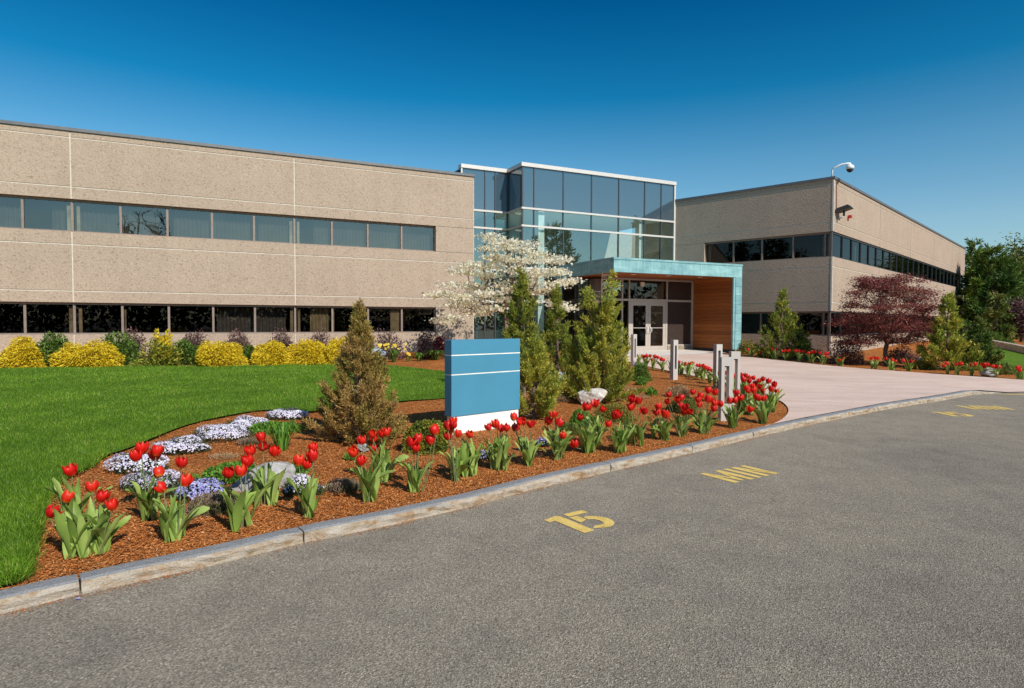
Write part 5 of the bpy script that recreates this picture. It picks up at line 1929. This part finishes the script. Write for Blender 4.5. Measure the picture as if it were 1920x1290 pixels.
low('dwarf_spruce', 1068, 815, 62, 34, 3000, (0.02, 0.045), 0.009, 'juniper_dark', 'dark low dwarf conifer right of the sign', 'shrub', 421, 'out', hk=0.6)
low('spreading_juniper', 1155, 792, 84, 48, 5600, (0.02, 0.05), 0.011, 'olive_low', 'low yellow green spreading juniper beside the white boulder', 'shrub', 422, 'out', hk=0.66, stems=10)
low('green_perennial', 1092, 800, 44, 40, 900, (0.03, 0.07), 0.02, 'bright_leaf', 'leafy green perennial left of the white boulder', 'plant', 423, 'up', hk=0.7)
low('dwarf_spruce', 1285, 772, 64, 34, 3600, (0.02, 0.05), 0.010, 'juniper_dark', 'dark low dwarf conifer behind tulips left of the nearest bollard', 'shrub', 424, 'out', hk=0.7)
low('dwarf_cypress', 1274, 745, 48, 28, 2400, (0.02, 0.06), 0.010, 'straw', 'straw tipped dome shaped dwarf shrub below the lone bollard', 'shrub', 425, 'up', hk=0.75)
low('green_perennial', 1222, 742, 22, 20, 260, (0.04, 0.09), 0.02, 'bright_leaf', 'small green bulb shoots on open mulch left of the straw tipped dome', 'plant', 426, 'up', hk=0.7)
low('heather', 1187, 733, 36, 12, 500, (0.02, 0.05), 0.006, 'straw', 'flat straw coloured tuft at the right foot of the large juniper', 'shrub', 427, 'up', hk=0.5)
low('heather', 1205, 748, 40, 10, 420, (0.02, 0.05), 0.006, 'straw', 'flat pale straw tuft above the tulips on open mulch', 'shrub', 428, 'up', hk=0.5)
low('heather', 1052, 755, 40, 22, 800, (0.02, 0.05), 0.006, 'straw', 'straw tuft under the blue boulder', 'shrub', 429, 'up', hk=0.6)
low('green_bush', 1200, 715, 48, 40, 4200, (0.03, 0.055), 0.02, 'shrub_green', 'rounded dark green bush between the large juniper and the lone bollard', 'shrub', 430, 'out', hk=0.85, stems=10)
low('green_bush', 1205, 722, 20, 20, 500, (0.04, 0.08), 0.02, 'bright_leaf', 'bright green shoots at the foot of the rounded bush', 'plant', 431, 'up', hk=0.7)
low('heather', 1000, 858, 30, 14, 300, (0.02, 0.05), 0.007, 'heather', 'small brown wisp on mulch behind the tulips right of the sign', 'shrub', 432, 'up', hk=0.5)

rock(489, 919, 118, 56, 'rock_grey', 'grey leaning slab of rock among the tulips', 501, 0.34, 0.2, 0.5, 1.5)
rock(680, 847, 26, 17, 'rock_grey', 'small grey stone in front of the bronze juniper', 502)
rock(1112, 760, 60, 31, 'rock_white', 'large white boulder in front of the tallest juniper', 503, 0.6, 0.1, 0.2)
rock(1049, 730, 40, 33, 'rock_blue', 'smooth blue grey boulder behind the white boulder', 512, 0.8, 0.1, planes=5)
rock(1862, 707, 38, 18, 'rock_grey', 'grey boulder among the tulips of the far right bed', 505)
rock(1735, 687, 28, 24, 'rock_white', 'pale boulder under the red maple', 506)
rock(704, 678, 36, 26, 'rock_blue', 'bluish boulder at the foot of the left wing behind the bronze juniper', 507)

# ------------------------------------------------------------------ conifers
def jun(bx, by, top, half, shape, n, mat, label, seed, **kw):
    p = G(bx, by)
    H = pxm(by - top, p[1])
    return conifer('juniper', p, H, pxm(half, p[1]), shape, n, mat, label, 'juniper', seed, **kw)


jun(672, 826, 570, 84, 'broad', 60000, 'juniper_bronze', 'bronze brown juniper standing alone left of the blue sign', 601, nb=210, LL=(0.028, 0.058), LW=0.0095, tr=0.026, clump=7, upness=0.55)
jun(1000, 784, 636, 48, 'flare', 30000, 'juniper_olive', 'low broad olive juniper directly right of the sign', 602, nb=90, LL=(0.035, 0.07), LW=0.010, clump=6)
jun(982, 742, 506, 30, 'column', 24000, 'juniper_green', 'narrow columnar green juniper rising behind the sign', 603, nb=110, LL=(0.045, 0.085), LW=0.013, tr=0.045, zmin=0.75, clump=6, rise=1.3)
jun(1046, 714, 542, 44, 'cone', 30000, 'juniper_green', 'mid green juniper cone between the columnar one and the largest', 604, nb=120, LL=(0.045, 0.09), LW=0.013, tr=0.04, clump=6)
jun(1122, 750, 498, 74, 'broad', 56000, 'juniper_olive', 'largest olive juniper with several leading tips before the doors', 605, nb=230, LL=(0.04, 0.085), LW=0.012, tr=0.045, rise=1.25, tops=3, clump=7, upness=0.7)
jun(1466, 672, 546, 48, 'cone', 15000, 'juniper_green', 'upright green juniper against the front wall of the right wing', 606, nb=90, LL=(0.06, 0.12), LW=0.026, tr=0.04, clump=6)
jun(1500, 672, 622, 28, 'broad', 5000, 'juniper_dark', 'low dark juniper beside the upright one at the right wing', 607, nb=50, LL=(0.06, 0.12), LW=0.026, clump=6)
jun(1776, 693, 553, 44, 'cone', 15000, 'juniper_olive', 'feathery tall juniper to the right of the red maple', 608, nb=80, LL=(0.07, 0.13), LW=0.028, tr=0.045, clump=6)
jun(1832, 692, 598, 34, 'broad', 9000, 'juniper_dark', 'dark spreading juniper at the lawn edge, farthest right', 609, nb=70, LL=(0.07, 0.13), LW=0.028, clump=6)
p = G(1806, 678)
conifer('dwarf_cypress', p, pxm(76, p[1]), pxm(26, p[1]), 'column', 9000, 'shrub_green', 'smooth rounded light green cypress behind the feathery juniper', 'shrub', 610, nb=120, LL=(0.05, 0.09), LW=0.024, gap=0.55, clump=5, rise=1.6)
for i, (x_, y_, h_) in enumerate([(-44, 4, 14), (-52, -3, 15), (-50, 9, 12)]):
    rg = np.random.default_rng(950 + i)
    broadleaf('round_tree', (x_, y_, 0), ball_targets(80, 4.6, 4.2, 2.0, h_, rg), [(0, 0, -0.1), (0, 0, 1), (0, 0, 2), (0, 0, 2.6)],
              ['nearest dark tree mirrored in the front windows of the right wing', 'tallest dark tree mirrored in the front windows of the right wing', 'lowest dark tree mirrored in the front windows of the right wing'][i], 'tree', 950 + i, 'dark_leaf', 6000, (0.3, 0.55), 0.24, 'bark_dark', (0.5, 0.5, 0.4), 0.2, 0.03)
low('green_bush', 1405, 664, 36, 30, 1500, (0.05, 0.09), 0.03, 'olive_low', 'olive bush beside the copper canopy post', 'shrub', 433, hk=0.9, stems=8)
low('green_bush', 1530, 672, 36, 20, 900, (0.05, 0.09), 0.03, 'dark_leaf', 'small dark bush at the right wing corner', 'shrub', 434, hk=0.9, stems=8)
low('green_bush', 1600, 684, 70, 54, 3200, (0.05, 0.09), 0.03, 'barberry', 'purple green shrub left of the maple trunk', 'shrub', 435, hk=0.9, stems=24, shell=0.3)
low('green_bush', 1700, 682, 60, 34, 2200, (0.05, 0.09), 0.03, 'barberry', 'dark purple shrub right of the maple trunk', 'shrub', 436, hk=0.9, stems=18, shell=0.3)
low('green_bush', 1737, 693, 60, 16, 1200, (0.05, 0.1), 0.03, 'olive_low', 'low yellow green groundcover below the feathery juniper', 'groundcover', 437, hk=0.7)
low('spreading_juniper', 1885, 702, 46, 24, 1800, (0.06, 0.11), 0.024, 'juniper_dark', 'low dark juniper by the far right boulder', 'shrub', 438, hk=0.8)
low('spreading_juniper', 1800, 694, 44, 22, 1500, (0.06, 0.11), 0.024, 'juniper_dark', 'low dark juniper behind the tulips of the far right bed', 'shrub', 439, hk=0.8)

# ------------------------------------------------------------------ shrubs along the left wing
def wall_shrub(cx, by, wpx, hpx, kind, label, seed):
    p = G(cx, by)
    Y = p[1]
    rx, h = pxm(wpx / 2, Y), pxm(hpx, Y)
    c = p + np.array([0.0, 0.45, 0])
    c[2] = T(c[0], c[1]) - 0.02
    if kind == 'gold':
        o = mound('gold_cypress', c, rx * 1.08, rx * 0.85, h * 0.86, 10500, (0.05, 0.11), 0.026, 'gold', label, 'shrub', seed, 'droop', 0.5, 'golden thread cypress mounds along the wall', 0.42, 26, rz=seed)
    elif kind == 'green':
        o = mound('green_shrub', c, rx * 1.05, rx * 0.8, h * 0.9, 3000, (0.06, 0.11), 0.045, 'shrub_green', label, 'shrub', seed, 'out', 0.35, 'green shrubs along the wall', 0.35, 14, stems=14)
    else:
        o = mound('barberry', c, rx, rx * 0.6, h * 1.18, 1150, (0.05, 0.09), 0.042, 'barberry', label, 'shrub', seed, 'up', 0.3, 'purple barberries against the wall', 0.3, 9, stems=46)
    return o


for i, (cx, by, w_, h_, t_) in enumerate([(20, 691, 74, 58, 'golden mound shrub cut by the left edge of the view'), (146, 690, 98, 54, 'golden mound shrub, broadest, between two green shrubs at left'), (398, 688, 94, 51, 'golden mound shrub right of the variegated yellow shrub'),
                                         (497, 686, 70, 46, 'golden mound shrub in the middle of the wall'), (568, 685, 76, 47, 'golden mound shrub second from the bronze juniper'), (630, 684, 58, 52, 'golden mound shrub half behind the bronze juniper')]):
    wall_shrub(cx, by, w_, h_, 'gold', t_, 700 + i)
for i, (cx, by, w_, h_, t_) in enumerate([(76, 688, 66, 62, 'green shrub between the two leftmost golden mounds'), (202, 686, 76, 62, 'green shrub right of the broadest golden mound'), (332, 685, 62, 48, 'green shrub between the variegated shrub and a golden mound'),
                                         (455, 684, 36, 34, 'small green shrub left of the middle golden mound'), (601, 684, 34, 26, 'smallest green shrub tucked between golden mounds')]):
    wall_shrub(cx, by, w_, h_, 'green', t_, 720 + i)
for i, (cx, by, w_, h_, t_) in enumerate([(20, 664, 60, 40, 'purple barberry at the far left edge, behind gold'), (112, 664, 78, 44, 'purple barberry above the broadest golden mound'), (233, 674, 56, 48, 'purple barberry right of the second green shrub'), (350, 668, 70, 44, 'purple barberry behind the third green shrub'),
                                         (440, 668, 64, 45, 'purple barberry behind the middle golden mound'), (522, 667, 60, 42, 'purple barberry above the gap between golden mounds'), (592, 666, 54, 42, 'purple barberry behind the two right golden mounds'), (722, 676, 82, 52, 'wide purple barberry right of the bronze juniper'), (792, 674, 44, 44, 'thin purple barberry near the wing corner')]):
    wall_shrub(cx, by, w_, h_, 'barberry', t_, 740 + i)
p = G(290, 688)
o = mound('variegated_shrub', p + np.array([0, 0.4, 0]), pxm(34, p[1]), pxm(28, p[1]), pxm(50, p[1]), 1800, (0.06, 0.10), 0.045, 'box_gold', 'taller yellow tipped variegated shrub breaking above the windowsill', 'shrub', 760, 'out', 0.4, None, 0.4, 10, stems=12)
mound(None, None, pxm(16, p[1]), pxm(12, p[1]), pxm(76, p[1]), 700, (0.07, 0.12), 0.05, 'gold', None, None, 761, 'up', 0.72, None, 0.5, 6, parent=o, part='new_growth')
low('spreading_juniper', 268, 687, 76, 14, 1500, (0.06, 0.11), 0.03, 'juniper_green', 'low flat green juniper at the lawn edge below the variegated shrub', 'shrub', 762, hk=0.9, dep=0.5)
p = G(738, 679)
o = tuft('daffodil_clump', p, 0.26, 0.44, 60, 0.03, 'shrub_green', 'clump of yellow daffodils at the lawn edge right of the bronze juniper', 'flowers', 763)
Pt = np.stack([RNG.normal(0, 0.20, 16), RNG.normal(0, 0.12, 16), RNG.uniform(0.42, 0.58, 16)], 1)
link('flowers', ngon_mesh('flowers', discs(Pt, RNG.normal(0, 0.4, (16, 3)) + np.array([0, -1, 0.3]), 0.045, RNG, 6)), M['daffodil'], o, local=True)
p = G(765, 678)
o = tuft('daffodil_clump', p, 0.14, 0.2, 18, 0.03, 'shrub_green', 'single low yellow daffodil right of the larger clump', 'flowers', 764)
Pt = np.array([[0.0, -0.03, 0.27], [0.05, 0, 0.23]])
link('flowers', ngon_mesh('flowers', discs(Pt, np.array([[0, -1, 0.3], [0.2, -1, 0.3]]), 0.05, RNG, 6)), M['daffodil'], o, local=True)
p = G(786, 676)
tuft('green_perennial', p, 0.25, 0.28, 50, 0.03, 'bright_leaf', 'bright green leafy tuft between daffodils and the dark daylily', 'plant', 765)
p = G(816, 674)
tuft('daylily', p, 0.42, 0.33, 150, 0.035, 'shrub_green', 'dark green daylily mound at the left edge of the sign', 'plant', 766)
p = G(823, 660)
mound('crimson_shrub', p, pxm(20, p[1]), pxm(16, p[1]), pxm(30, p[1]), 900, (0.06, 0.1), 0.05, 'red_shrub', 'small crimson leaved shrub by the wing corner under the dogwood', 'shrub', 767, 'out', 0.3, stems=8)
low('green_bush', 925, 664, 96, 28, 2400, (0.06, 0.1), 0.045, 'dark_leaf', 'low dark hedge shrub under the dogwood behind the sign', 'shrub', 768, hk=0.9, stems=10)
low('green_bush', 1010, 700, 60, 30, 1800, (0.05, 0.09), 0.035, 'shrub_green', 'green shrub between the columnar and the middle juniper', 'shrub', 769, hk=0.9, stems=8)
low('green_bush', 1085, 705, 44, 24, 1300, (0.05, 0.09), 0.035, 'shrub_green', 'green shrub left of the largest juniper', 'shrub', 770, hk=0.9, stems=8)

# ------------------------------------------------------------------ dogwood
dw = np.array([-0.22, 21.0, 0.0])
dw[2] = T(dw[0], dw[1])
rng_ = np.random.default_rng(808)
tg = []
# layered targets: (px, py, spread px)
DOG = [(812, 553, 10), (832, 548, 12), (850, 553, 14), (822, 602, 8), (838, 604, 8), (850, 600, 10), (872, 580, 12), (858, 532, 12), (875, 520, 14), (890, 535, 14), (865, 505, 12), (885, 495, 12), (905, 500, 14),
       (880, 560, 12), (902, 560, 12), (900, 520, 12), (922, 512, 14), (915, 480, 12), (935, 490, 14), (912, 440, 6), (925, 448, 8), (938, 455, 10), (952, 462, 10), (965, 455, 10), (980, 462, 10), (995, 452, 8), (918, 465, 10), (950, 480, 12),
       (970, 485, 12), (990, 490, 12), (1005, 478, 10), (1022, 488, 10), (1040, 482, 8), (1054, 488, 6), (960, 505, 14), (985, 512, 12), (1008, 510, 12), (1030, 510, 10), (1048, 512, 8), (930, 540, 14), (950, 535, 14), (1000, 532, 12),
       (1020, 545, 10), (1040, 530, 8), (1060, 528, 6), (1070, 527, 4), (895, 578, 10), (868, 570, 12), (845, 572, 8), (940, 560, 12), (925, 575, 8), (1010, 552, 10), (1040, 575, 8), (1062, 575, 6), (900, 590, 8), (885, 548, 10), (910, 548, 10)]
for px, py, sp in DOG:
    for _ in range(2):
        Yd = dw[1] + rng_.uniform(-1.7, 1.9)
        w = atdepth(px + rng_.normal(0, sp * 0.5), py + rng_.normal(0, sp * 0.35), Yd) - dw
        tg.append(w)
tg = np.array(tg)
tg[:, 2] = np.maximum(tg[:, 2], 1.0)
o = broadleaf('dogwood_tree', dw, tg, [(0, 0, -0.1), (0.02, 0, 0.25), (0.0, 0.03, 0.6), (0.05, 0.0, 1.1), (0.02, 0.05, 1.6)], 'white flowering dogwood tree in front of the atrium', 'tree', 809, 'dogwood', 10000, (0.028, 0.056), 0.03, 'bark', (0.20, 0.20, 0.04), 0.45, 0.0075, None, True, 'blossom', 0.52, fmin=0.5)

# ------------------------------------------------------------------ red maple
mp_ = G(1660, 684)
rng_ = np.random.default_rng(818)
tg = []
for _ in range(210):
    u = rng_.random()
    zz = 0.70 + 2.35 * u
    R_ = 1.82 * sqrt(max(0.06, 1 - ((zz - 1.25) / 1.95) ** 2)) * rng_.uniform(0.8, 1.12)
    a = rng_.uniform(0, 2 * pi)
    r = R_ * sqrt(rng_.uniform(0.12, 1.0))
    tg.append((r * cos(a), r * sin(a) * 0.8, zz + rng_.normal(0, 0.05)))
tg = np.array(tg)
o = broadleaf('japanese_maple', mp_, tg, [(0, 0, -0.1), (0.03, 0, 0.2), (0.0, 0.03, 0.45), (0.04, 0.0, 0.75)], 'dark red japanese maple at the corner of the right wing', 'tree', 819, 'maple_red', 40000, (0.045, 0.085), 0.032, 'bark', (0.19, 0.19, 0.04), 0.65, 0.005, None, False, 'foliage', 0.5)

# ------------------------------------------------------------------ far right background
def at_px(px, py, Y, z=0.58):
    w = atdepth(px, py, Y)
    return np.array([w[0], w[1], z])


p = at_px(1856, 640, 46)
conifer('pine_tree', p, 6.6, 2.25, 'pine', 26000, 'pine', 'large dark green pine behind the far end of the right wing', 'tree', 901, nb=120, LL=(0.22, 0.42), LW=0.075, tr=0.16, rise=0.25, upness=0.25, gap=0.25, clump=7)
p = at_px(1822, 640, 66)
conifer('pine_tree', p, 10.2, 3.2, 'cone', 12000, 'pine', 'pine tip showing just above the far roof end', 'tree', 902, nb=90, LL=(0.3, 0.5), LW=0.10, tr=0.16, rise=0.3, gap=0.25, clump=7)
p = at_px(1868, 640, 38)
conifer('weeping_spruce', p, 3.2, 0.85, 'broad', 8000, 'juniper_dark', 'weeping light green spruce in front of the large pine', 'tree', 903, nb=70, LL=(0.14, 0.26), LW=0.05, tr=0.07, rise=-0.1, upness=-0.6, gap=0.3, clump=6)


rng_ = np.random.default_rng(910)
p = at_px(1922, 640, 50)
broadleaf('spring_tree', p, ball_targets(120, 4.6, 4.0, 2.6, 8.1, rng_), [(0, 0, -0.1), (0, 0, 0.8), (0.1, 0, 1.8), (0, 0.1, 2.6)], 'yellow green spring tree at the right edge behind the pine', 'tree', 911, 'spring_leaf', 11000, (0.16, 0.3), 0.13, 'bark_dark', (0.5, 0.5, 0.35), 0.3, 0.03)
p = at_px(1975, 640, 56)
broadleaf('spring_tree', p, ball_targets(90, 4.2, 4.0, 2.2, 7.6, rng_), [(0, 0, -0.1), (0, 0, 0.8), (0.1, 0, 1.8), (0, 0.1, 2.6)], 'second spring tree at the very right edge of the view', 'tree', 912, 'spring_leaf', 8000, (0.16, 0.3), 0.13, 'bark_dark', (0.5, 0.5, 0.35), 0.3, 0.03)
p = at_px(1914, 645, 38)
broadleaf('purple_plum', p, ball_targets(60, 0.9, 0.9, 0.3, 2.6, rng_), [(0, 0, -0.1), (0, 0, 0.2), (0.02, 0, 0.4), (0, 0.02, 0.6)], 'dark purple leaved shrub tree at the right edge', 'tree', 913, 'barberry', 6000, (0.09, 0.16), 0.07, 'bark_dark', (0.2, 0.2, 0.2), 0.2, 0.01)
# low block wall, lawn and shrubs at the right edge
rl = [G(*q_) for q_ in [(1846, 640), (1862, 651), (1890, 657), (1920, 664), (1990, 680), (1990, 712), (1920, 697), (1890, 694), (1868, 688), (1848, 676), (1840, 655)]]
tag(sheet('side_lawn', smooth_poly(rl, 1), 0.5, 0.03, M['turf']), kind='structure')
g = Geo()
wl = [G(*q_) for q_ in [(1838, 645), (1862, 650), (1890, 656), (1920, 663), (1990, 679)]]
wl = smooth_poly(wl, 1)
for a, b in zip(wl[:-1], wl[1:]):
    dv = unit(b[:2] - a[:2])
    nn_ = np.array([-dv[1], dv[0]])
    ln = np.linalg.norm(b[:2] - a[:2])
    k = max(1, int(ln / 0.42))
    for i in range(k):
        for lv in range(3):
            o_ = 0.21 * (lv % 2)
            s0_, s1_ = ln * i / k + 0.008, ln * (i + 1) / k - 0.008
            q0, q1 = a[:2] + dv * s0_, a[:2] + dv * s1_
            z_ = a[2] + (b[2] - a[2]) * i / k - 0.08 + lv * 0.13
            g.hexa([(*q0, z_), (*q1, z_), (*(q1 + nn_ * 0.25), z_), (*(q0 + nn_ * 0.25), z_), (*q0, z_ + 0.125), (*q1, z_ + 0.125), (*(q1 + nn_ * 0.25), z_ + 0.125), (*(q0 + nn_ * 0.25), z_ + 0.125)])
tag(g.build('retaining_wall', M['block_wall']), 'low block retaining wall curving round the small right lawn', 'wall')
low('green_bush', 1868, 647, 46, 24, 2000, (0.07, 0.12), 0.05, 'shrub_green', 'green bush behind the low block wall', 'shrub', 920, hk=1.0, stems=8)
low('green_bush', 1893, 650, 34, 14, 900, (0.07, 0.12), 0.05, 'shrub_green', 'lower green bush right of the one behind the block wall', 'shrub', 921, hk=1.0, stems=6)
low('yellow_flowers', 1913, 656, 26, 9, 500, (0.05, 0.09), 0.05, 'daffodil', 'patch of bright yellow flowers spilling over the low block wall', 'flowers', 922, hk=1.0)


def woods(name, segs, label, seed, mat='far_wood', LLs=(0.7, 1.3)):
    rng = np.random.default_rng(seed)
    V = []
    for (x0, y0, x1, y1, dep, h0, h1, n) in segs:
        t = rng.random(n)
        hh = h0 + (h1 - h0) * (0.5 + 0.25 * np.sin(t * 23 + seed) + 0.25 * np.sin(t * 57 + 2 * seed))
        P = np.stack([x0 + (x1 - x0) * t + rng.normal(0, dep, n), y0 + (y1 - y0) * t + rng.normal(0, dep, n), 0.1 + hh * (1 - rng.random(n) ** 1.5)], 1)
        V.append(leaves(P, rng.normal(size=(n, 3)), rng.uniform(*LLs, n), 0.45 * LLs[1], rng))
    return tag(link(name, ngon_mesh(name, np.concatenate(V)), M[mat]), label, 'woods', kind='stuff')


woods('woods', [(50, 62, 110, 66, 2.5, 3.0, 6.5, 9000), (44, 50, 80, 40, 1.5, 1.2, 2.4, 4000)], 'shadowy wood closing the view behind the trees at right', 5)
woods('woods', [(-95, 30, -60, -45, 3, 4, 8.5, 6000), (-60, -45, 0, -78, 3, 3.5, 7.0, 6000), (0, -78, 70, -58, 3, 3.5, 7.5, 6000), (70, -58, 100, 10, 3, 4, 9.5, 6000), (100, 10, 110, 66, 3, 5, 10, 5000)],
      'distant tree line mirrored in the office windows', 9)
# trees across the road, seen mirrored in the glass
conifer('pine_tree', (52, -6.5, 0), 15.5, 4.6, 'pine', 12000, 'pine', 'tall pine mirrored in the atrium glass above the canopy', 'tree', 931, nb=90, LL=(0.4, 0.8), LW=0.16, tr=0.25, rise=0.2, gap=0.3, clump=7)
rng_ = np.random.default_rng(932)
broadleaf('round_tree', (58, -16, 0), ball_targets(80, 3.6, 3.6, 2.5, 8.8, rng_), [(0, 0, -0.1), (0, 0, 1), (0, 0, 2), (0, 0, 2.8)], 'round green tree mirrored in the middle panes of the atrium', 'tree', 933, 'dark_leaf', 7000, (0.25, 0.5), 0.2, 'bark_dark', (0.5, 0.5, 0.4), 0.2, 0.03)
broadleaf('bare_tree', (5.5, -22, 0), ball_targets(110, 3.6, 3.0, 4.0, 12.6, rng_), [(0, 0, -0.1), (0, 0, 1), (0, 0, 2), (0.1, 0, 3)], 'bare branching tree mirrored in the upper left windows', 'tree', 934, 'dark_leaf', 900, (0.12, 0.2), 0.1, 'bark_dark', (0.3, 0.3, 0.3), 0.2, 0.034, None, False, 'foliage', 0.5, 2)
for i, (x_, y_, h_) in enumerate([(62, 30, 10.5), (70, 38, 9.0), (74, 50, 11.0)]):
    broadleaf('round_tree', (x_, y_, 0), ball_targets(70, 3.8, 3.6, 2.0, h_, rng_), [(0, 0, -0.1), (0, 0, 1), (0, 0, 2), (0, 0, 2.6)],
              ['nearest dark tree mirrored in the long right wing windows', 'middle dark tree mirrored in the long right wing windows', 'farthest dark tree mirrored in the long right wing windows'][i], 'tree', 940 + i, 'dark_leaf', 5000, (0.3, 0.55), 0.22, 'bark_dark', (0.5, 0.5, 0.4), 0.2, 0.03)

# ------------------------------------------------------------------ bark chips over the beds and along the kerb foot
def chips(n, rng):
    out, tot = [], 0
    while tot < n:
        e = rng.uniform(-3.5, 22, 120000)
        s = rng.uniform(0.15, 9, 120000)
        k = kerb_s(e)
        x = e * KE[0] + (k + s) * KN[0]
        y = e * KE[1] + (k + s) * KN[1]
        p = np.stack([x, y], 1)
        keep = (y > 2.5) & (rng.random(len(p)) < np.clip((5.0 / np.maximum(y, 2.5)) ** 2.2, 0.0, 1)) & (np.abs(x / np.maximum(y, 0.1)) < 0.95)
        p = p[keep]
        p = p[~inside(p, LAWN)]
        p = p[~inside(p, PLAZA)]
        out.append(p)
        tot += len(p)
    return np.concatenate(out)[:n]


p = chips(80000, RNG)
n = len(p)
P = np.stack([p[:, 0], p[:, 1], T(p[:, 0], p[:, 1]) - 0.006 + RNG.random(n) * 0.014], 1)
D = unit(np.stack([RNG.normal(size=n), RNG.normal(size=n), RNG.normal(0, 0.28, n)], 1))
V1_ = leaves(P, D, RNG.uniform(0.015, 0.042, n), RNG.uniform(0.003, 0.008, n), RNG, up=np.stack([RNG.normal(0, 0.4, n), RNG.normal(0, 0.4, n), np.ones(n)], 1))
n2 = 6000
e = RNG.uniform(-4, 15.5, n2)
s = -np.abs(RNG.normal(0, 0.04, n2)) - 0.004
k = kerb_s(e) + s
keep = np.sin(e * 3.1) + np.sin(e * 7.7 + 1) > RNG.uniform(-1.5, 1.2, n2)
P = np.stack([e * KE[0] + k * KN[0], e * KE[1] + k * KN[1], np.full(n2, 0.004)], 1)[keep]
D = unit(np.stack([RNG.normal(size=len(P)), RNG.normal(size=len(P)), RNG.normal(0, 0.1, len(P))], 1))
V2_ = leaves(P, D, RNG.uniform(0.008, 0.03, len(P)), RNG.uniform(0.003, 0.008, len(P)), RNG, up=np.tile([[0.1, 0.1, 1.0]], (len(P), 1)))
V2_[..., 2] = np.maximum(V2_[..., 2], 0.003)
tag(link('bark_chips', ngon_mesh('bark_chips', np.concatenate([V1_, V2_])), M['chips']), 'loose rust brown bark chips over the beds and kerb foot', 'mulch', kind='stuff')
w = onz(145, 1124, 0.006)
g = Geo()
g.add([w + np.array(q_) for q_ in ((-0.018, 0, 0), (0, -0.011, 0.008), (0.02, 0, 0.004), (0.004, 0.013, 0.012), (0, 0, 0.002))], [(0, 1, 4), (1, 2, 4), (2, 3, 4), (3, 0, 4)])
tag(g.build('fallen_petal', M['phlox_blue']), 'single fallen lilac petal on the asphalt at the first kerb joint', 'petal')

# ------------------------------------------------------------------ light, sky, camera
SUN_AZ, SUN_EL = radians(38), radians(38)      # behind the camera, to the right
sd_ = Vector((sin(SUN_AZ) * cos(SUN_EL), -cos(SUN_AZ) * cos(SUN_EL), sin(SUN_EL)))
ld = bpy.data.lights.new('sun', 'SUN')
ld.energy = 5.0
ld.angle = radians(0.5)
ld.color = (1.0, 0.945, 0.86)
lo = bpy.data.objects.new('sun', ld)
lo.rotation_euler = sd_.to_track_quat('Z', 'Y').to_euler()
COL.objects.link(lo)
wd = bpy.data.worlds.new('World')
scene.world = wd
wd.use_nodes = True
nt = wd.node_tree
nt.nodes.clear()
sky = N(nt, 'ShaderNodeTexSky', sky_type='NISHITA')
sky.sun_disc = False
sky.sun_elevation = SUN_EL
sky.sun_rotation = math.atan2(sd_.x, sd_.y)
sky.altitude = 50
sky.air_density = 1.0
sky.dust_density = 0.6
sky.ozone_density = 2.5
tc = N(nt, 'ShaderNodeTexCoord')
sp = N(nt, 'ShaderNodeSeparateXYZ')
L(nt, tc.outputs['Generated'], sp.inputs[0])
# polarised sky: deepens towards the zenith
gr = ramp(nt, sp.outputs[2], [(0.0, (0.86, 1.0, 0.98)), (0.07, (1.0, 1.15, 1.12)), (0.14, (0.92, 1.16, 1.15)), (0.24, (0.50, 1.02, 1.12)), (0.33, (0.05, 0.76, 1.0)), (0.46, (0.0, 0.48, 0.80)), (1.0, (0.3, 0.6, 1.0))])
mx = mixc(nt, sky.outputs[0], gr.outputs[0], 1.0, 'MULTIPLY')
bg = N(nt, 'ShaderNodeBackground', i_Strength=0.105)
L(nt, mx, bg.inputs[0])
ow = N(nt, 'ShaderNodeOutputWorld')
L(nt, bg.outputs[0], ow.inputs[0])

cd = bpy.data.cameras.new('camera')
cam = bpy.data.objects.new('camera', cd)
COL.objects.link(cam)
cd.sensor_fit = 'HORIZONTAL'
cd.sensor_width = 36.0
cd.lens = F / W0 * 36.0
cd.clip_start = 0.05
cd.clip_end = 3000
R0, U0 = Vector((1, 0, 0)), Vector((0, sin(PITCH), cos(PITCH)))
bk = Vector((0, -cos(PITCH), sin(PITCH)))
rt_ = cos(ROLL) * R0 + sin(ROLL) * U0
up_ = -sin(ROLL) * R0 + cos(ROLL) * U0
cam.matrix_world = Matrix(((rt_.x, up_.x, bk.x, 0), (rt_.y, up_.y, bk.y, 0), (rt_.z, up_.z, bk.z, EYE), (0, 0, 0, 1)))
scene.camera = cam

scene.render.engine = 'CYCLES'
scene.cycles.use_denoising = True
scene.cycles.max_bounces = 8
scene.cycles.transparent_max_bounces = 12
scene.cycles.sample_clamp_indirect = 6
scene.view_settings.view_transform = 'Standard'
scene.view_settings.look = 'None'
scene.view_settings.exposure = 0
scene.view_settings.gamma = 1
